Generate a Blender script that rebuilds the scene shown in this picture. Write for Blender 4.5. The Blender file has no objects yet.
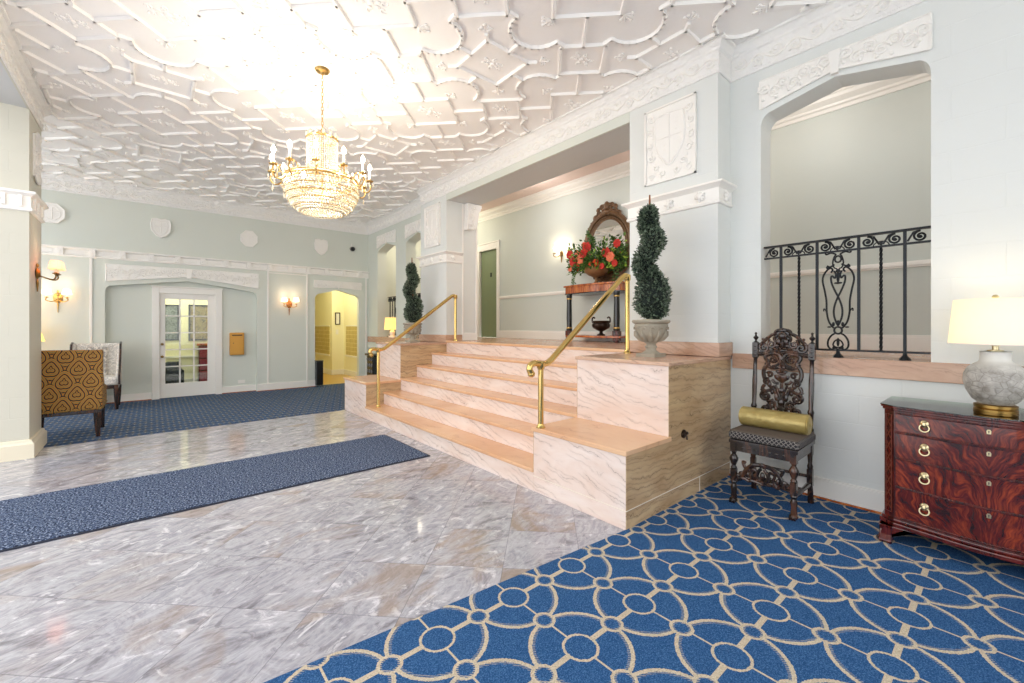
import bpy, bmesh, math, random
from mathutils import Vector, Matrix
K = 1.2                      # plan units -> metres
SC = bpy.context.scene
COL = SC.collection
PI = math.pi
sin, cos = math.sin, math.cos
WO = {}

# ------------------------------------------------------------------ mesh collector
class M:
    def __init__(s):
        s.v = []; s.f = []
    def add(s, vs, fs):
        o = len(s.v)
        s.v += [tuple(p) for p in vs]
        s.f += [tuple(i + o for i in f) for f in fs]
        return s
    def box(s, x0, y0, z0, x1, y1, z1):
        v = [(x0,y0,z0),(x1,y0,z0),(x1,y1,z0),(x0,y1,z0),(x0,y0,z1),(x1,y0,z1),(x1,y1,z1),(x0,y1,z1)]
        return s.add(v, [(0,3,2,1),(4,5,6,7),(0,1,5,4),(1,2,6,5),(2,3,7,6),(3,0,4,7)])
    def prism(s, poly, ax, a, b):
        def p(q, t):
            return (t,q[0],q[1]) if ax == 'X' else ((q[0],t,q[1]) if ax == 'Y' else (q[0],q[1],t))
        n = len(poly)
        vs = [p(q,a) for q in poly] + [p(q,b) for q in poly]
        fs = [tuple(range(n))[::-1], tuple(range(n,2*n))]
        fs += [(i,(i+1)%n,(i+1)%n+n,i+n) for i in range(n)]
        return s.add(vs, fs)
    def lathe(s, prof, c=(0,0,0), n=24, rib=0, ribn=0, sx=1, sy=1):
        vs = []
        for r, z in prof:
            for i in range(n):
                a = 2*PI*i/n
                rr = r*(1 + (rib*cos(ribn*a) if rib else 0))
                vs.append((c[0]+rr*cos(a)*sx, c[1]+rr*sin(a)*sy, c[2]+z))
        fs = []
        m = len(prof)
        for j in range(m-1):
            for i in range(n):
                k = (i+1) % n
                fs.append((j*n+i, j*n+k, (j+1)*n+k, (j+1)*n+i))
        if prof[0][0] > 1e-6: fs.append(tuple(range(n))[::-1])
        if prof[-1][0] > 1e-6: fs.append(tuple((m-1)*n+i for i in range(n)))
        return s.add(vs, fs)
    def tube(s, pts, r, n=8, closed=False):
        P = [Vector(p) for p in pts]
        m = len(P)
        R = r if isinstance(r, (list, tuple)) else [r]*m
        T = []
        for i in range(m):
            if closed: t = P[(i+1)%m] - P[i-1]
            else: t = P[min(i+1,m-1)] - P[max(i-1,0)]
            if t.length < 1e-9: t = Vector((0,0,1))
            T.append(t.normalized())
        up = Vector((0,0,1)) if abs(T[0].z) < .9 else Vector((1,0,0))
        u = T[0].cross(up).normalized()
        vs = []
        for i in range(m):
            u = (u - T[i]*u.dot(T[i]))
            if u.length < 1e-6: u = T[i].orthogonal()
            u.normalize()
            w = T[i].cross(u)
            for k in range(n):
                a = 2*PI*k/n
                vs.append(P[i] + (u*cos(a) + w*sin(a))*R[i])
        fs = []
        for i in range(m if closed else m-1):
            j = (i+1) % m
            for k in range(n):
                l = (k+1) % n
                fs.append((i*n+k, i*n+l, j*n+l, j*n+k))
        if not closed:
            fs.append(tuple(range(n))[::-1]); fs.append(tuple((m-1)*n+k for k in range(n)))
        return s.add(vs, fs)
    def ell(s, c, rx, ry, rz, nu=10, nv=6, rot=None):
        vs = []; fs = []
        for j in range(nv+1):
            t = PI*j/nv
            for i in range(nu):
                a = 2*PI*i/nu
                p = Vector((rx*sin(t)*cos(a), ry*sin(t)*sin(a), rz*cos(t)))
                if rot is not None: p = rot @ p
                vs.append((c[0]+p[0], c[1]+p[1], c[2]+p[2]))
        for j in range(nv):
            for i in range(nu):
                k = (i+1) % nu
                fs.append((j*nu+i, (j+1)*nu+i, (j+1)*nu+k, j*nu+k))
        return s.add(vs, fs)
    def octa(s, c, r, h):
        x, y, z = c
        return s.add([(x+r,y,z),(x,y+r,z),(x-r,y,z),(x,y-r,z),(x,y,z+h),(x,y,z-h)],
                     [(0,1,4),(1,2,4),(2,3,4),(3,0,4),(1,0,5),(2,1,5),(3,2,5),(0,3,5)])
    def quadleaf(s, c, d, w, n):
        # a small folded leaf: centre rib from c along d, half width w, normal n
        c = Vector(c); d = Vector(d); n = Vector(n)
        sd = d.cross(n)
        if sd.length < 1e-6: sd = d.orthogonal()
        sd = sd.normalized()*w
        m = c + d*.5
        return s.add([c, m+sd+n*w*.4, c+d, m-sd+n*w*.4], [(0,1,2),(0,2,3)])

def spiral(c, r0, turns, a0=0, sgn=1, n=None, r1=.12):
    n = n or int(10*turns)+4
    out = []
    for i in range(n+1):
        t = i/n
        r = r0*(1-(1-r1)*t)
        a = a0 + sgn*2*PI*turns*t
        out.append((c[0]+r*cos(a), c[1]+r*sin(a)))
    return out

def smooth_pts(pts, k=6):
    P = [Vector(p) for p in pts]
    out = []
    for i in range(len(P)-1):
        p0 = P[max(i-1,0)]; p1 = P[i]; p2 = P[i+1]; p3 = P[min(i+2,len(P)-1)]
        for j in range(k):
            t = j/k
            out.append(.5*((2*p1)+(p2-p0)*t+(2*p0-5*p1+4*p2-p3)*t*t+(3*p1-p0-3*p2+p3)*t**3))
    out.append(P[-1])
    return out

def build(name, m, mat, parent=None, smooth=False, bevel=0, seg=2, loc=None, angle=35):
    off = WO.get(parent.name) if parent else None
    if off is None:
        if loc is None:
            xs = [p[0] for p in m.v]; ys = [p[1] for p in m.v]; zs = [p[2] for p in m.v]
            loc = ((min(xs)+max(xs))/2, (min(ys)+max(ys))/2, min(zs))
        off = loc
        place = Vector(loc)*K
    else:
        place = Vector((0,0,0))
    me = bpy.data.meshes.new(name)
    me.from_pydata([((p[0]-off[0])*K, (p[1]-off[1])*K, (p[2]-off[2])*K) for p in m.v], [], m.f)
    bm = bmesh.new(); bm.from_mesh(me)
    bmesh.ops.recalc_face_normals(bm, faces=bm.faces)
    bm.to_mesh(me); bm.free()
    if smooth:
        for p in me.polygons: p.use_smooth = True
        try: me.set_sharp_from_angle(angle=math.radians(angle))
        except Exception: pass
    o = bpy.data.objects.new(name, me)
    COL.objects.link(o)
    if mat: me.materials.append(mat)
    if parent: o.parent = parent
    o.location = place
    WO[o.name] = off
    if bevel:
        b = o.modifiers.new('bevel', 'BEVEL'); b.width = bevel*K; b.segments = seg
        b.limit_method = 'ANGLE'; b.angle_limit = math.radians(40)
    return o

def tag(o, label, cat, group=None):
    o['label'] = label; o['category'] = cat
    if group: o['group'] = group
    return o
def thing(name, label, cat, loc=(0,0,0), rz=0, group=None, local=False):
    o = bpy.data.objects.new(name, None); COL.objects.link(o)
    o.empty_display_size = .1
    o.location = Vector(loc)*K; o.rotation_euler = (0,0,rz)
    WO[o.name] = (0,0,0) if local else tuple(loc)
    return tag(o, label, cat, group)
def struct(name, m, mat, parent=None, **k):
    o = build(name, m, mat, parent, **k)
    if parent is None: o['kind'] = 'structure'
    return o
def dup(o, parent=None, loc=None, rz=None, label=None):
    c = o.copy(); COL.objects.link(c)
    if parent: c.parent = parent
    if loc is not None: c.location = Vector(loc)*K
    if rz is not None: c.rotation_euler = (0,0,rz)
    if label: c['label'] = label
    WO[c.name] = WO.get(o.name)
    for ch in list(o.children): dup(ch, c)
    return c

# ------------------------------------------------------------------ materials
def lin(c):
    if isinstance(c, str):
        c = tuple(int(c[i:i+2],16)/255 for i in (0,2,4))
    return tuple(x/12.92 if x <= .04045 else ((x+.055)/1.055)**2.4 for x in c) + (1,)
class G:
    def __init__(s, name):
        s.m = bpy.data.materials.new(name); s.m.use_nodes = True
        s.t = s.m.node_tree; s.n = s.t.nodes; s.l = s.t.links
        s.b = s.n['Principled BSDF']
    def node(s, typ, **k):
        n = s.n.new(typ)
        for a, b in k.items(): setattr(n, a, b)
        return n
    def put(s, sock, v):
        if hasattr(v, 'is_output'): s.l.new(v, sock)
        else: sock.default_value = v
    def math(s, op, a, b=0.0, c=None, clamp=False):
        n = s.node('ShaderNodeMath', operation=op); n.use_clamp = clamp
        s.put(n.inputs[0], a); s.put(n.inputs[1], b)
        if c is not None: s.put(n.inputs[2], c)
        return n.outputs[0]
    def pos(s, obj=False):
        if obj: v = s.node('ShaderNodeTexCoord').outputs['Object']
        else: v = s.node('ShaderNodeNewGeometry').outputs['Position']
        n = s.node('ShaderNodeVectorMath', operation='SCALE'); s.put(n.inputs[0], v); n.inputs['Scale'].default_value = 1/K
        return n.outputs[0]
    def xyz(s, v):
        n = s.node('ShaderNodeSeparateXYZ'); s.l.new(v, n.inputs[0]); return n.outputs
    def comb(s, x, y, z=0.0):
        n = s.node('ShaderNodeCombineXYZ')
        s.put(n.inputs[0], x); s.put(n.inputs[1], y); s.put(n.inputs[2], z); return n.outputs[0]
    def mapn(s, v, loc=(0,0,0), rot=(0,0,0), sc=(1,1,1)):
        n = s.node('ShaderNodeMapping'); s.l.new(v, n.inputs[0])
        n.inputs['Location'].default_value = loc; n.inputs['Rotation'].default_value = rot; n.inputs['Scale'].default_value = sc
        return n.outputs[0]
    def noise(s, v, scale, detail=3, rough=.5, dist=0, out=0):
        n = s.node('ShaderNodeTexNoise'); s.l.new(v, n.inputs['Vector'])
        n.inputs['Scale'].default_value = scale; n.inputs['Detail'].default_value = detail
        n.inputs['Roughness'].default_value = rough; n.inputs['Distortion'].default_value = dist
        return n.outputs[out]
    def ramp(s, f, stops, interp='LINEAR'):
        n = s.node('ShaderNodeValToRGB'); s.l.new(f, n.inputs[0])
        e = n.color_ramp; e.interpolation = interp
        while len(e.elements) < len(stops): e.elements.new(.5)
        for q, (p, c) in zip(e.elements, stops):
            q.position = p; q.color = lin(c) if not (isinstance(c, tuple) and len(c) == 4) else c
        return n.outputs[0]
    def mix(s, f, a, b):
        n = s.node('ShaderNodeMix', data_type='RGBA'); s.put(n.inputs[0], f)
        s.put(n.inputs[6], a if hasattr(a,'is_output') else lin(a)); s.put(n.inputs[7], b if hasattr(b,'is_output') else lin(b))
        return n.outputs[2]
    def col(s, v): s.put(s.b.inputs['Base Color'], v if hasattr(v,'is_output') else lin(v)); return s
    def rough(s, v): s.put(s.b.inputs['Roughness'], v); return s
    def metal(s, v): s.b.inputs['Metallic'].default_value = v; return s
    def bump(s, h, st=.3, dist=.01):
        n = s.node('ShaderNodeBump'); s.l.new(h, n.inputs['Height'])
        n.inputs['Strength'].default_value = st; n.inputs['Distance'].default_value = dist
        s.l.new(n.outputs[0], s.b.inputs['Normal']); return s
    def emit(s, c, st):
        s.b.inputs['Emission Color'].default_value = lin(c); s.b.inputs['Emission Strength'].default_value = st; return s
def plain(name, c, rough=.5, metal=0, emit=None, es=0, bump=None, obj=True, vary=None, coat=0):
    g = G(name); g.rough(rough); g.metal(metal)
    if bump or vary:
        p = g.pos(obj)
    if vary:
        g.col(g.mix(g.noise(p, vary[1], 4), c, vary[0]))
    else: g.col(c)
    if bump: g.bump(g.noise(p, bump[0], 4), bump[1], .01)
    if emit: g.emit(emit, es)
    if coat: g.b.inputs['Coat Weight'].default_value = coat
    return g.m

def paint(name, c, block=False, rough=.55):
    g = G(name); p = g.pos(); x = g.xyz(p)
    n1 = g.noise(p, 3, 3); n2 = g.noise(p, 28, 4)
    c2 = tuple(max(0, q/255-.012) for q in bytes.fromhex(c))
    g.col(g.mix(n1, c, c2)); g.rough(rough)
    if block:
        b = g.node('ShaderNodeTexBrick')
        g.put(b.inputs['Vector'], g.comb(g.math('ADD', x[0], x[1]), x[2]))
        b.inputs['Scale'].default_value = 1.0; b.inputs['Mortar Size'].default_value = .004
        b.inputs['Brick Width'].default_value = .42; b.inputs['Row Height'].default_value = .185
        b.inputs['Mortar Smooth'].default_value = .4
        h = g.math('ADD', g.math('MULTIPLY', b.outputs['Fac'], -1.0), g.math('MULTIPLY', n2, .5))
        g.bump(h, .35, .005)
    else: g.bump(n2, .25, .004)
    return g.m
WALL = paint('mint_paint', 'DADFD6')
WALLB = paint('mint_paint_on_blockwork', 'E3E6E3', True)
WALLL = paint('pale_plaster_paint', 'D0CEC0', True)
CREAM = paint('hall_paint', 'CFD6D0')
YELW = paint('yellow_room_paint', 'F6F1CC')
PINKC = plain('hall_ceiling_paint', 'E6D3CA', .7, vary=('DFC8BE', 2), obj=False)
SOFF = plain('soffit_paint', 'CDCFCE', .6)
TRIM = plain('white_trim_paint', 'F5F3EE', .35)
def relief():
    g = G('moulded_plaster'); p = g.pos()
    v = g.node('ShaderNodeTexVoronoi', feature='SMOOTH_F1'); g.l.new(p, v.inputs['Vector']); v.inputs['Scale'].default_value = 22
    n = g.noise(p, 18, 5, .6, 2.0)
    h = g.math('ADD', g.math('MULTIPLY', v.outputs['Distance'], 1.2), n)
    g.col('F4F3F0').rough(.5); g.bump(h, .8, .016)
    return g.m
RELIEF = relief()
PLAST = plain('ceiling_plaster', 'F8F6F3', .7, bump=(30, .12), obj=False)
RIBM = plain('ceiling_rib_plaster', 'F8F6F2', .6)
CASE = plain('case_white_paint', 'F0EEE8', .35)

def marble_floor():
    g = G('grey_marble_floor'); p = g.pos(); x = g.xyz(p)
    T = .55
    ga = g.math('DIVIDE', g.math('SUBTRACT', g.math('ADD', x[0], x[1]), 1.86), T)
    gb = g.math('DIVIDE', g.math('SUBTRACT', g.math('SUBTRACT', x[1], x[0]), .305), T)
    ta = g.math('FLOOR', ga); tb = g.math('FLOOR', gb)
    wn = g.node('ShaderNodeTexWhiteNoise', noise_dimensions='2D'); g.put(wn.inputs['Vector'], g.comb(ta, tb))
    r = wn.outputs['Value']; r2 = g.xyz(wn.outputs['Color'])
    off = g.comb(g.math('MULTIPLY', r, 17), g.math('MULTIPLY', r2[0], 9), g.math('MULTIPLY', r2[1], 5))
    va = g.node('ShaderNodeVectorMath', operation='ADD'); g.l.new(p, va.inputs[0]); g.l.new(off, va.inputs[1])
    q = g.mapn(va.outputs[0], rot=(0,0,-.70), sc=(1.0, 1.7, 1))
    n1 = g.noise(q, 2.0, 9, .66, 2.6)
    n2 = g.noise(g.mapn(q, loc=(4,2,1), rot=(0,0,.2)), 3.6, 10, .70, 3.0)
    n3 = g.noise(g.mapn(q, loc=(9,7,1)), 1.0, 5, .6, 1.2)
    n4 = g.noise(g.mapn(q, loc=(1,3,6), sc=(1,3.2,1)), 5.0, 6, .7, 1.0)
    c = g.ramp(n1, [(.30,'76757D'),(.42,'9897A0'),(.50,'B3B3BC'),(.58,'9D9DA7'),(.70,'C4C4CC')])
    c = g.mix(g.math('MULTIPLY', g.ramp(n4, [(.46,(0,0,0,1)),(.60,(1,1,1,1))]), .35), c, 'D5D4DA')
    c = g.mix(g.math('MULTIPLY', g.ramp(n4, [(.36,(1,1,1,1)),(.44,(0,0,0,1))]), .22), c, '76747A')
    c = g.mix(g.ramp(n2, [(.56,(0,0,0,1)),(.64,(.75,.75,.75,1))]), c, 'E6E5EA')
    c = g.mix(g.ramp(n2, [(.34,(.6,.6,.6,1)),(.42,(0,0,0,1))]), c, '75737A')
    br = g.math('MULTIPLY', g.ramp(n3, [(.52,(0,0,0,1)),(.64,(1,1,1,1))]), g.math('MULTIPLY', g.math('POWER', r2[2], 1.5), .8))
    c = g.mix(br, c, '9A836C')
    fa = g.math('ABSOLUTE', g.math('SUBTRACT', g.math('FRACT', ga), .5)); fb = g.math('ABSOLUTE', g.math('SUBTRACT', g.math('FRACT', gb), .5))
    j = g.math('GREATER_THAN', g.math('MAXIMUM', fa, fb), .4955)
    c = g.mix(g.math('MULTIPLY', j, .55), c, '6E6C72')
    g.col(c); g.rough(g.math('ADD', g.math('MULTIPLY', n4, .08), .05))
    g.b.inputs['Specular IOR Level'].default_value = .7
    return g.m
MFLOOR = marble_floor()
def stair_marble(name, light, dark, vein, sc=1.0, rough=.22, horiz=True, freq=11, dens=.5):
    g = G(name); p = g.pos(); x = g.xyz(p)
    n0 = g.noise(g.mapn(p, sc=(.6,.6,2.0)), 2.4*sc, 6, .6, .6)
    c = g.mix(g.ramp(n0, [(.35,(0,0,0,1)),(.65,(1,1,1,1))]), light, dark)
    w1 = g.noise(g.mapn(p, sc=(.8,.8,1.0)), 1.5*sc, 2, .4); w2 = g.noise(g.mapn(p, sc=(1,1,.8)), 7*sc, 5, .62)
    for k, (fq, sh, th, st, md) in enumerate(((freq, 0.0, .014, .9, dens), (freq*1.9, 7.3, .018, .5, dens+.02))):
        if horiz: h = g.math('ADD', x[2], g.math('ADD', g.math('MULTIPLY', x[1], -.26), g.math('MULTIPLY', x[0], .04)))
        else: h = g.math('ADD', x[0], g.math('MULTIPLY', x[1], .12))
        f = g.math('ADD', g.math('MULTIPLY', h, fq), g.math('ADD', g.math('MULTIPLY', w1, 3.4+k*1.5), g.math('ADD', g.math('MULTIPLY', w2, 1.7), sh)))
        d = g.math('ABSOLUTE', g.math('SUBTRACT', g.math('FRACT', f), .5))
        ln = g.math('SUBTRACT', 1.0, g.math('DIVIDE', d, th*1.6), clamp=True)
        mk = g.ramp(g.noise(g.mapn(p, loc=(sh+3,2,5), sc=(.8,.8,2.4)), 3.6*sc, 3, .6), [(md-.05,(0,0,0,1)),(md+.06,(1,1,1,1))])
        c = g.mix(g.math('MULTIPLY', g.math('MULTIPLY', ln, mk), st), c, vein)
        hz = g.math('MULTIPLY', g.math('MULTIPLY', g.math('SUBTRACT', 1.0, g.math('DIVIDE', d, .25), clamp=True), mk), .16)
        c = g.mix(hz, c, vein)
    g.col(c).rough(rough)
    return g.m
SM = stair_marble('pink_cream_marble', 'EEE0D8', 'E2CABC', '84665A')
SMS = stair_marble('veined_marble_side_shade', 'D0B48E', 'B89872', '4A382C', 1.3, .12, True, 14, .42)  # block marble darkened, shade of the side faces put into its colour
ST = stair_marble('warm_lit_marble_tread', 'E6BE98', 'DAA981', 'B58C6E', .8, .2, False, 4, .55)  # stair marble with warm reflected light painted into treads and lower caps
BASEC = stair_marble('rose_marble_band', 'D6B49A', 'C29A80', '80604E', 1.5, .2, True, 16, .48)

def carpet():
    g = G('blue_circle_carpet'); p = g.pos(); x = g.xyz(p); P = .3835
    def fr(c, o):
        a = g.math('DIVIDE', g.math('SUBTRACT', c, o), P)
        return g.math('SUBTRACT', a, g.math('ROUND', a))
    fx = g.math('MULTIPLY', fr(x[0], 1.600), P); fy = g.math('MULTIPLY', fr(x[1], 1.036), P)
    ax = g.math('ABSOLUTE', fx); ay = g.math('ABSOLUTE', fy)
    def ln(a, b): return g.math('SQRT', g.math('ADD', g.math('MULTIPLY', a, a), g.math('MULTIPLY', b, b)))
    nz = g.noise(p, 130, 2)
    jit = g.math('MULTIPLY', g.math('SUBTRACT', nz, .5), .010)
    d = g.math('ADD', ln(fx, fy), jit)
    d1 = ln(g.math('SUBTRACT', P/2, ax), ay); d2 = ln(ax, g.math('SUBTRACT', P/2, ay))
    ds = g.math('ADD', g.math('MINIMUM', d1, d2), jit)
    def ring(dd, r, w): return g.math('LESS_THAN', g.math('ABSOLUTE', g.math('SUBTRACT', dd, r)), w)
    RM, RS = .064, .040
    big = g.math('MULTIPLY', ring(d, P/2-.004, .0075), g.math('GREATER_THAN', ds, RS))
    med = ring(d, RM, .0052); sm = ring(ds, RS, .0062)
    out = g.math('MULTIPLY', g.math('GREATER_THAN', d, RM), g.math('GREATER_THAN', ds, RS))
    bx = g.math('MULTIPLY', g.math('LESS_THAN', ay, .0115), out)
    by = g.math('MULTIPLY', g.math('LESS_THAN', ax, .0042), out)
    hx = g.math('SINE', g.math('MULTIPLY', g.math('ADD', x[0], x[1]), 520))
    halo = g.math('MULTIPLY', g.math('MULTIPLY', ring(d, P/2-.016, .006), g.math('GREATER_THAN', ds, RS)), g.math('MULTIPLY', g.math('GREATER_THAN', hx, .0), .45))
    hal2 = g.math('MULTIPLY', ring(ds, RS-.009, .004), g.math('MULTIPLY', g.math('GREATER_THAN', hx, 0), .7))
    f = g.math('MAXIMUM', g.math('MAXIMUM', big, med), g.math('MAXIMUM', sm, g.math('MAXIMUM', bx, by)))
    f = g.math('MAXIMUM', f, g.math('MAXIMUM', halo, hal2))
    n = g.noise(p, 210, 3, .7); n4 = g.noise(p, 60, 3)
    blue = g.ramp(n, [(.30,'183864'),(.5,'2C5788'),(.70,'5880AE')])
    tan = g.ramp(n, [(.3,'A39680'),(.7,'DDD2BC')])
    g.col(g.mix(f, blue, tan)).rough(.95)
    g.bump(g.math('ADD', n, g.math('MULTIPLY', n4, .5)), .5, .004)
    g.b.inputs['Specular IOR Level'].default_value = .15
    return g.m
CARPET = carpet()
def far_carpet():
    g = G('navy_patterned_carpet'); p = g.pos(); x = g.xyz(p)
    u = g.math('DIVIDE', x[0], .105); v = g.math('DIVIDE', x[1], .15)
    row = g.math('FLOOR', v); u2 = g.math('ADD', u, g.math('MULTIPLY', row, .5))
    fx = g.math('ABSOLUTE', g.math('SUBTRACT', g.math('FRACT', u2), .5)); fy = g.math('ABSOLUTE', g.math('SUBTRACT', g.math('FRACT', v), .5))
    dia = g.math('LESS_THAN', g.math('ADD', fx, fy), .22)
    ln2 = g.math('GREATER_THAN', fy, .42); dot = g.math('GREATER_THAN', g.math('ADD', fx, fy), .86)
    n = g.noise(p, 70, 3, .7)
    c = g.ramp(n, [(.3,'24344F'),(.7,'4F6A8E')])
    c = g.mix(g.math('MULTIPLY', ln2, .55), c, '76869C')
    c = g.mix(g.math('MULTIPLY', dia, .55), c, '8A8056')
    c = g.mix(g.math('MULTIPLY', dot, .9), c, 'C9C2A8')
    g.col(c).rough(.95); g.b.inputs['Specular IOR Level'].default_value = .15
    return g.m
FCARP = far_carpet()
def speck():
    g = G('blue_grey_mat_pile'); p = g.pos()
    n = g.noise(p, 85, 2, .8); n2 = g.noise(p, 150, 2, .8)
    c = g.ramp(n, [(.38,'141B2C'),(.47,'35435F'),(.56,'62728F'),(.66,'B4BFD2')])
    g.col(c).rough(.95); g.bump(n2, .8, .006); g.b.inputs['Specular IOR Level'].default_value = .1
    return g.m
MATP = speck()
def wood(name, a, b, c, sc=1.0, rough=.2, flame=False, coat=.5):
    g = G(name); p = g.pos(True)
    x = g.xyz(p)
    if flame:
        # feathered crotch figure fanning from the middle of the piece
        ay = g.math('ABSOLUTE', x[1])
        n0 = g.noise(g.mapn(p, sc=(1,1,1)), 3.2, 3, .5, .4)
        f = g.math('ADD', g.math('MULTIPLY', g.math('POWER', g.math('ADD', ay, .02), .55), 6.0), g.math('MULTIPLY', x[2], -5.0))
        f = g.math('ADD', f, g.math('MULTIPLY', n0, 2.6))
        n1 = g.noise(g.comb(g.math('MULTIPLY', f, 1.0), g.math('ADD', g.math('MULTIPLY', ay, 1.6), g.math('MULTIPLY', x[2], .8))), 5.5, 4, .72)
        n2 = g.noise(p, 4, 2)
        v = g.math('ADD', g.math('MULTIPLY', n1, .8), g.math('MULTIPLY', n2, .2))
    else:
        q = g.mapn(p, sc=(1.2*sc, 1.2*sc, .25*sc))
        v = g.noise(q, 14, 6, .6, 1.5)
    g.col(g.ramp(v, [(.36,a),(.49,b),(.64,c)])).rough(rough)
    g.b.inputs['Coat Weight'].default_value = coat; g.b.inputs['Coat Roughness'].default_value = .08
    return g.m
MAHOG = wood('flame_mahogany', '240A0A', '581812', '9C3E1E', flame=True)
MAHP = wood('dark_mahogany', '2C0B0A', '4A1512', '6A241A')
WALN = wood('orange_burr_walnut', '7A3414', 'A8521E', 'CC7A34', rough=.25)
OAK = wood('dark_carved_oak', '140D0B', '281A14', '553626', rough=.26, coat=.4)
FRETW = plain('worn_mahogany_fret', '6E3322', .3)
EBON = plain('ebonised_wood', '1A1C1C', .25, coat=.3)
BRASS = plain('polished_brass', 'DDC07C', .16, 1, vary=('D2B068', 9))
ABRASS = plain('antique_brass', '9A7B45', .3, 1)
PBRASS = plain('pale_brass', 'D8C9A0', .28, 1)
GOLD = plain('gilt_metal', 'C8A566', .3, 1)
COPPER = plain('copper_backplate', 'B07848', .35, .8)
IRON = plain('wrought_iron', '23272B', .42, .6, bump=(40, .3))
BRONZE = plain('mottled_bronze', '241C18', .3, .6, vary=('4A382C', 14))
BLACKP = plain('black_plastic', '121416', .3)
CHROME = plain('chrome', 'C8C8C8', .12, 1)
STONE = plain('grey_cast_stone', 'B4AC9C', .75, bump=(22, .5), vary=('8F8878', 9))
def leafm(name, a, b, r=.5):
    g = G(name); p = g.pos(True); g.col(g.ramp(g.noise(p, 45, 2), [(.35,a),(.7,b)])).rough(r); return g.m
LEAF = leafm('boxwood_leaf', '1C3024', '86987E', .38)  # pale end of the ramp paints highlights into the leaf colour
LEAF2 = leafm('arrangement_leaf', '1E3A18', '5E8A34')
LIME = leafm('lime_leaf', '6E9A28', 'B0CC50')
BARK = plain('trunk_bark', '8A5636', .8)
MOSS = plain('dried_moss', 'CFC6A8', .9, bump=(60,.8))
def glass(name, c='FFFFFF', ior=1.45):
    g = G(name); t = g.t
    gl = g.node('ShaderNodeBsdfGlossy'); gl.inputs['Roughness'].default_value = .02
    tr = g.node('ShaderNodeBsdfTransparent'); tr.inputs['Color'].default_value = lin(c)
    fr = g.node('ShaderNodeFresnel'); fr.inputs['IOR'].default_value = ior
    mx = g.node('ShaderNodeMixShader'); g.l.new(fr.outputs[0], mx.inputs[0]); g.l.new(tr.outputs[0], mx.inputs[1]); g.l.new(gl.outputs[0], mx.inputs[2])
    g.l.new(mx.outputs[0], g.n['Material Output'].inputs['Surface']); return g.m
PANE = glass('clear_glass', 'F4F8F4')
GTOP = glass('green_edged_glass', 'DCEBDF', 1.9)
def shade(name, c, tr=.6, e=0.0, ec='FFE9B0'):
    g = G(name)
    d = g.node('ShaderNodeBsdfDiffuse'); d.inputs['Color'].default_value = lin(c)
    t = g.node('ShaderNodeBsdfTranslucent'); t.inputs['Color'].default_value = lin(c)
    mx = g.node('ShaderNodeMixShader'); mx.inputs[0].default_value = tr
    g.l.new(d.outputs[0], mx.inputs[1]); g.l.new(t.outputs[0], mx.inputs[2])
    if e:
        em = g.node('ShaderNodeEmission'); em.inputs['Color'].default_value = lin(ec); em.inputs['Strength'].default_value = e
        ad = g.node('ShaderNodeAddShader'); g.l.new(mx.outputs[0], ad.inputs[0]); g.l.new(em.outputs[0], ad.inputs[1])
        g.l.new(ad.outputs[0], g.n['Material Output'].inputs['Surface'])
    else: g.l.new(mx.outputs[0], g.n['Material Output'].inputs['Surface'])
    return g.m
SHADE = shade('ivory_lamp_shade', 'F4EDDA', .40, .18, 'FFF4D8')
SHADE2 = shade('yellow_lamp_shade', 'F2DF9C', .45, .45, 'FFE9A0')
SSHADE = shade('pink_sconce_shade', 'F2CDB4', .6, .55, 'FFC8A0')
BULB = plain('lit_bulb', 'FFF2D8', .3, emit='FFE9C0', es=14)
CANDLE = plain('candle_sleeve', 'F6F0DE', .5)
def crystal():
    g = G('cut_crystal')
    g.col('F0E9D6').rough(.12); g.b.inputs['Transmission Weight'].default_value = .55; g.b.inputs['IOR'].default_value = 1.5
    return g.m
CRYST = crystal()
MIRR = plain('mirror_silver', 'F0F0EA', .01, 1)
FRAMEW = plain('gilded_carved_wood', '3C281C', .32, .35, bump=(25,.8), vary=('8A6848', 22))
GREEND = plain('green_door_paint', '7E8C68', .4)
MAILB = plain('ochre_mailbox_enamel', 'D29A3E', .35, .2)
GOLDV = plain('gold_crushed_velvet', '8E7838', .34, .35, bump=(24,.9), vary=('CDBB7C', 9))
def seatfab():
    g = G('taupe_ribbed_cushion_top'); p = g.pos(True); x = g.xyz(p)
    g.col(g.mix(g.noise(p, 120, 2), '6A5D52', '4E443E')).rough(.9); g.bump(g.math('SINE', g.math('MULTIPLY', x[1], 700)), .3, .002); return g.m
SEATF = seatfab()
def lattice():
    g = G('black_and_cream_lattice_border'); p = g.pos(True); x = g.xyz(p)
    u = g.math('ADD', x[0], x[1]); k = 1/.026
    a = g.math('FRACT', g.math('MULTIPLY', g.math('ADD', u, x[2]), k)); b = g.math('FRACT', g.math('MULTIPLY', g.math('SUBTRACT', u, x[2]), k))
    m = g.math('MAXIMUM', g.math('LESS_THAN', a, .22), g.math('LESS_THAN', b, .22))
    g.col(g.mix(m, '1E1D24', '85807A')).rough(.85); return g.m
LATT = lattice()
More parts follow.
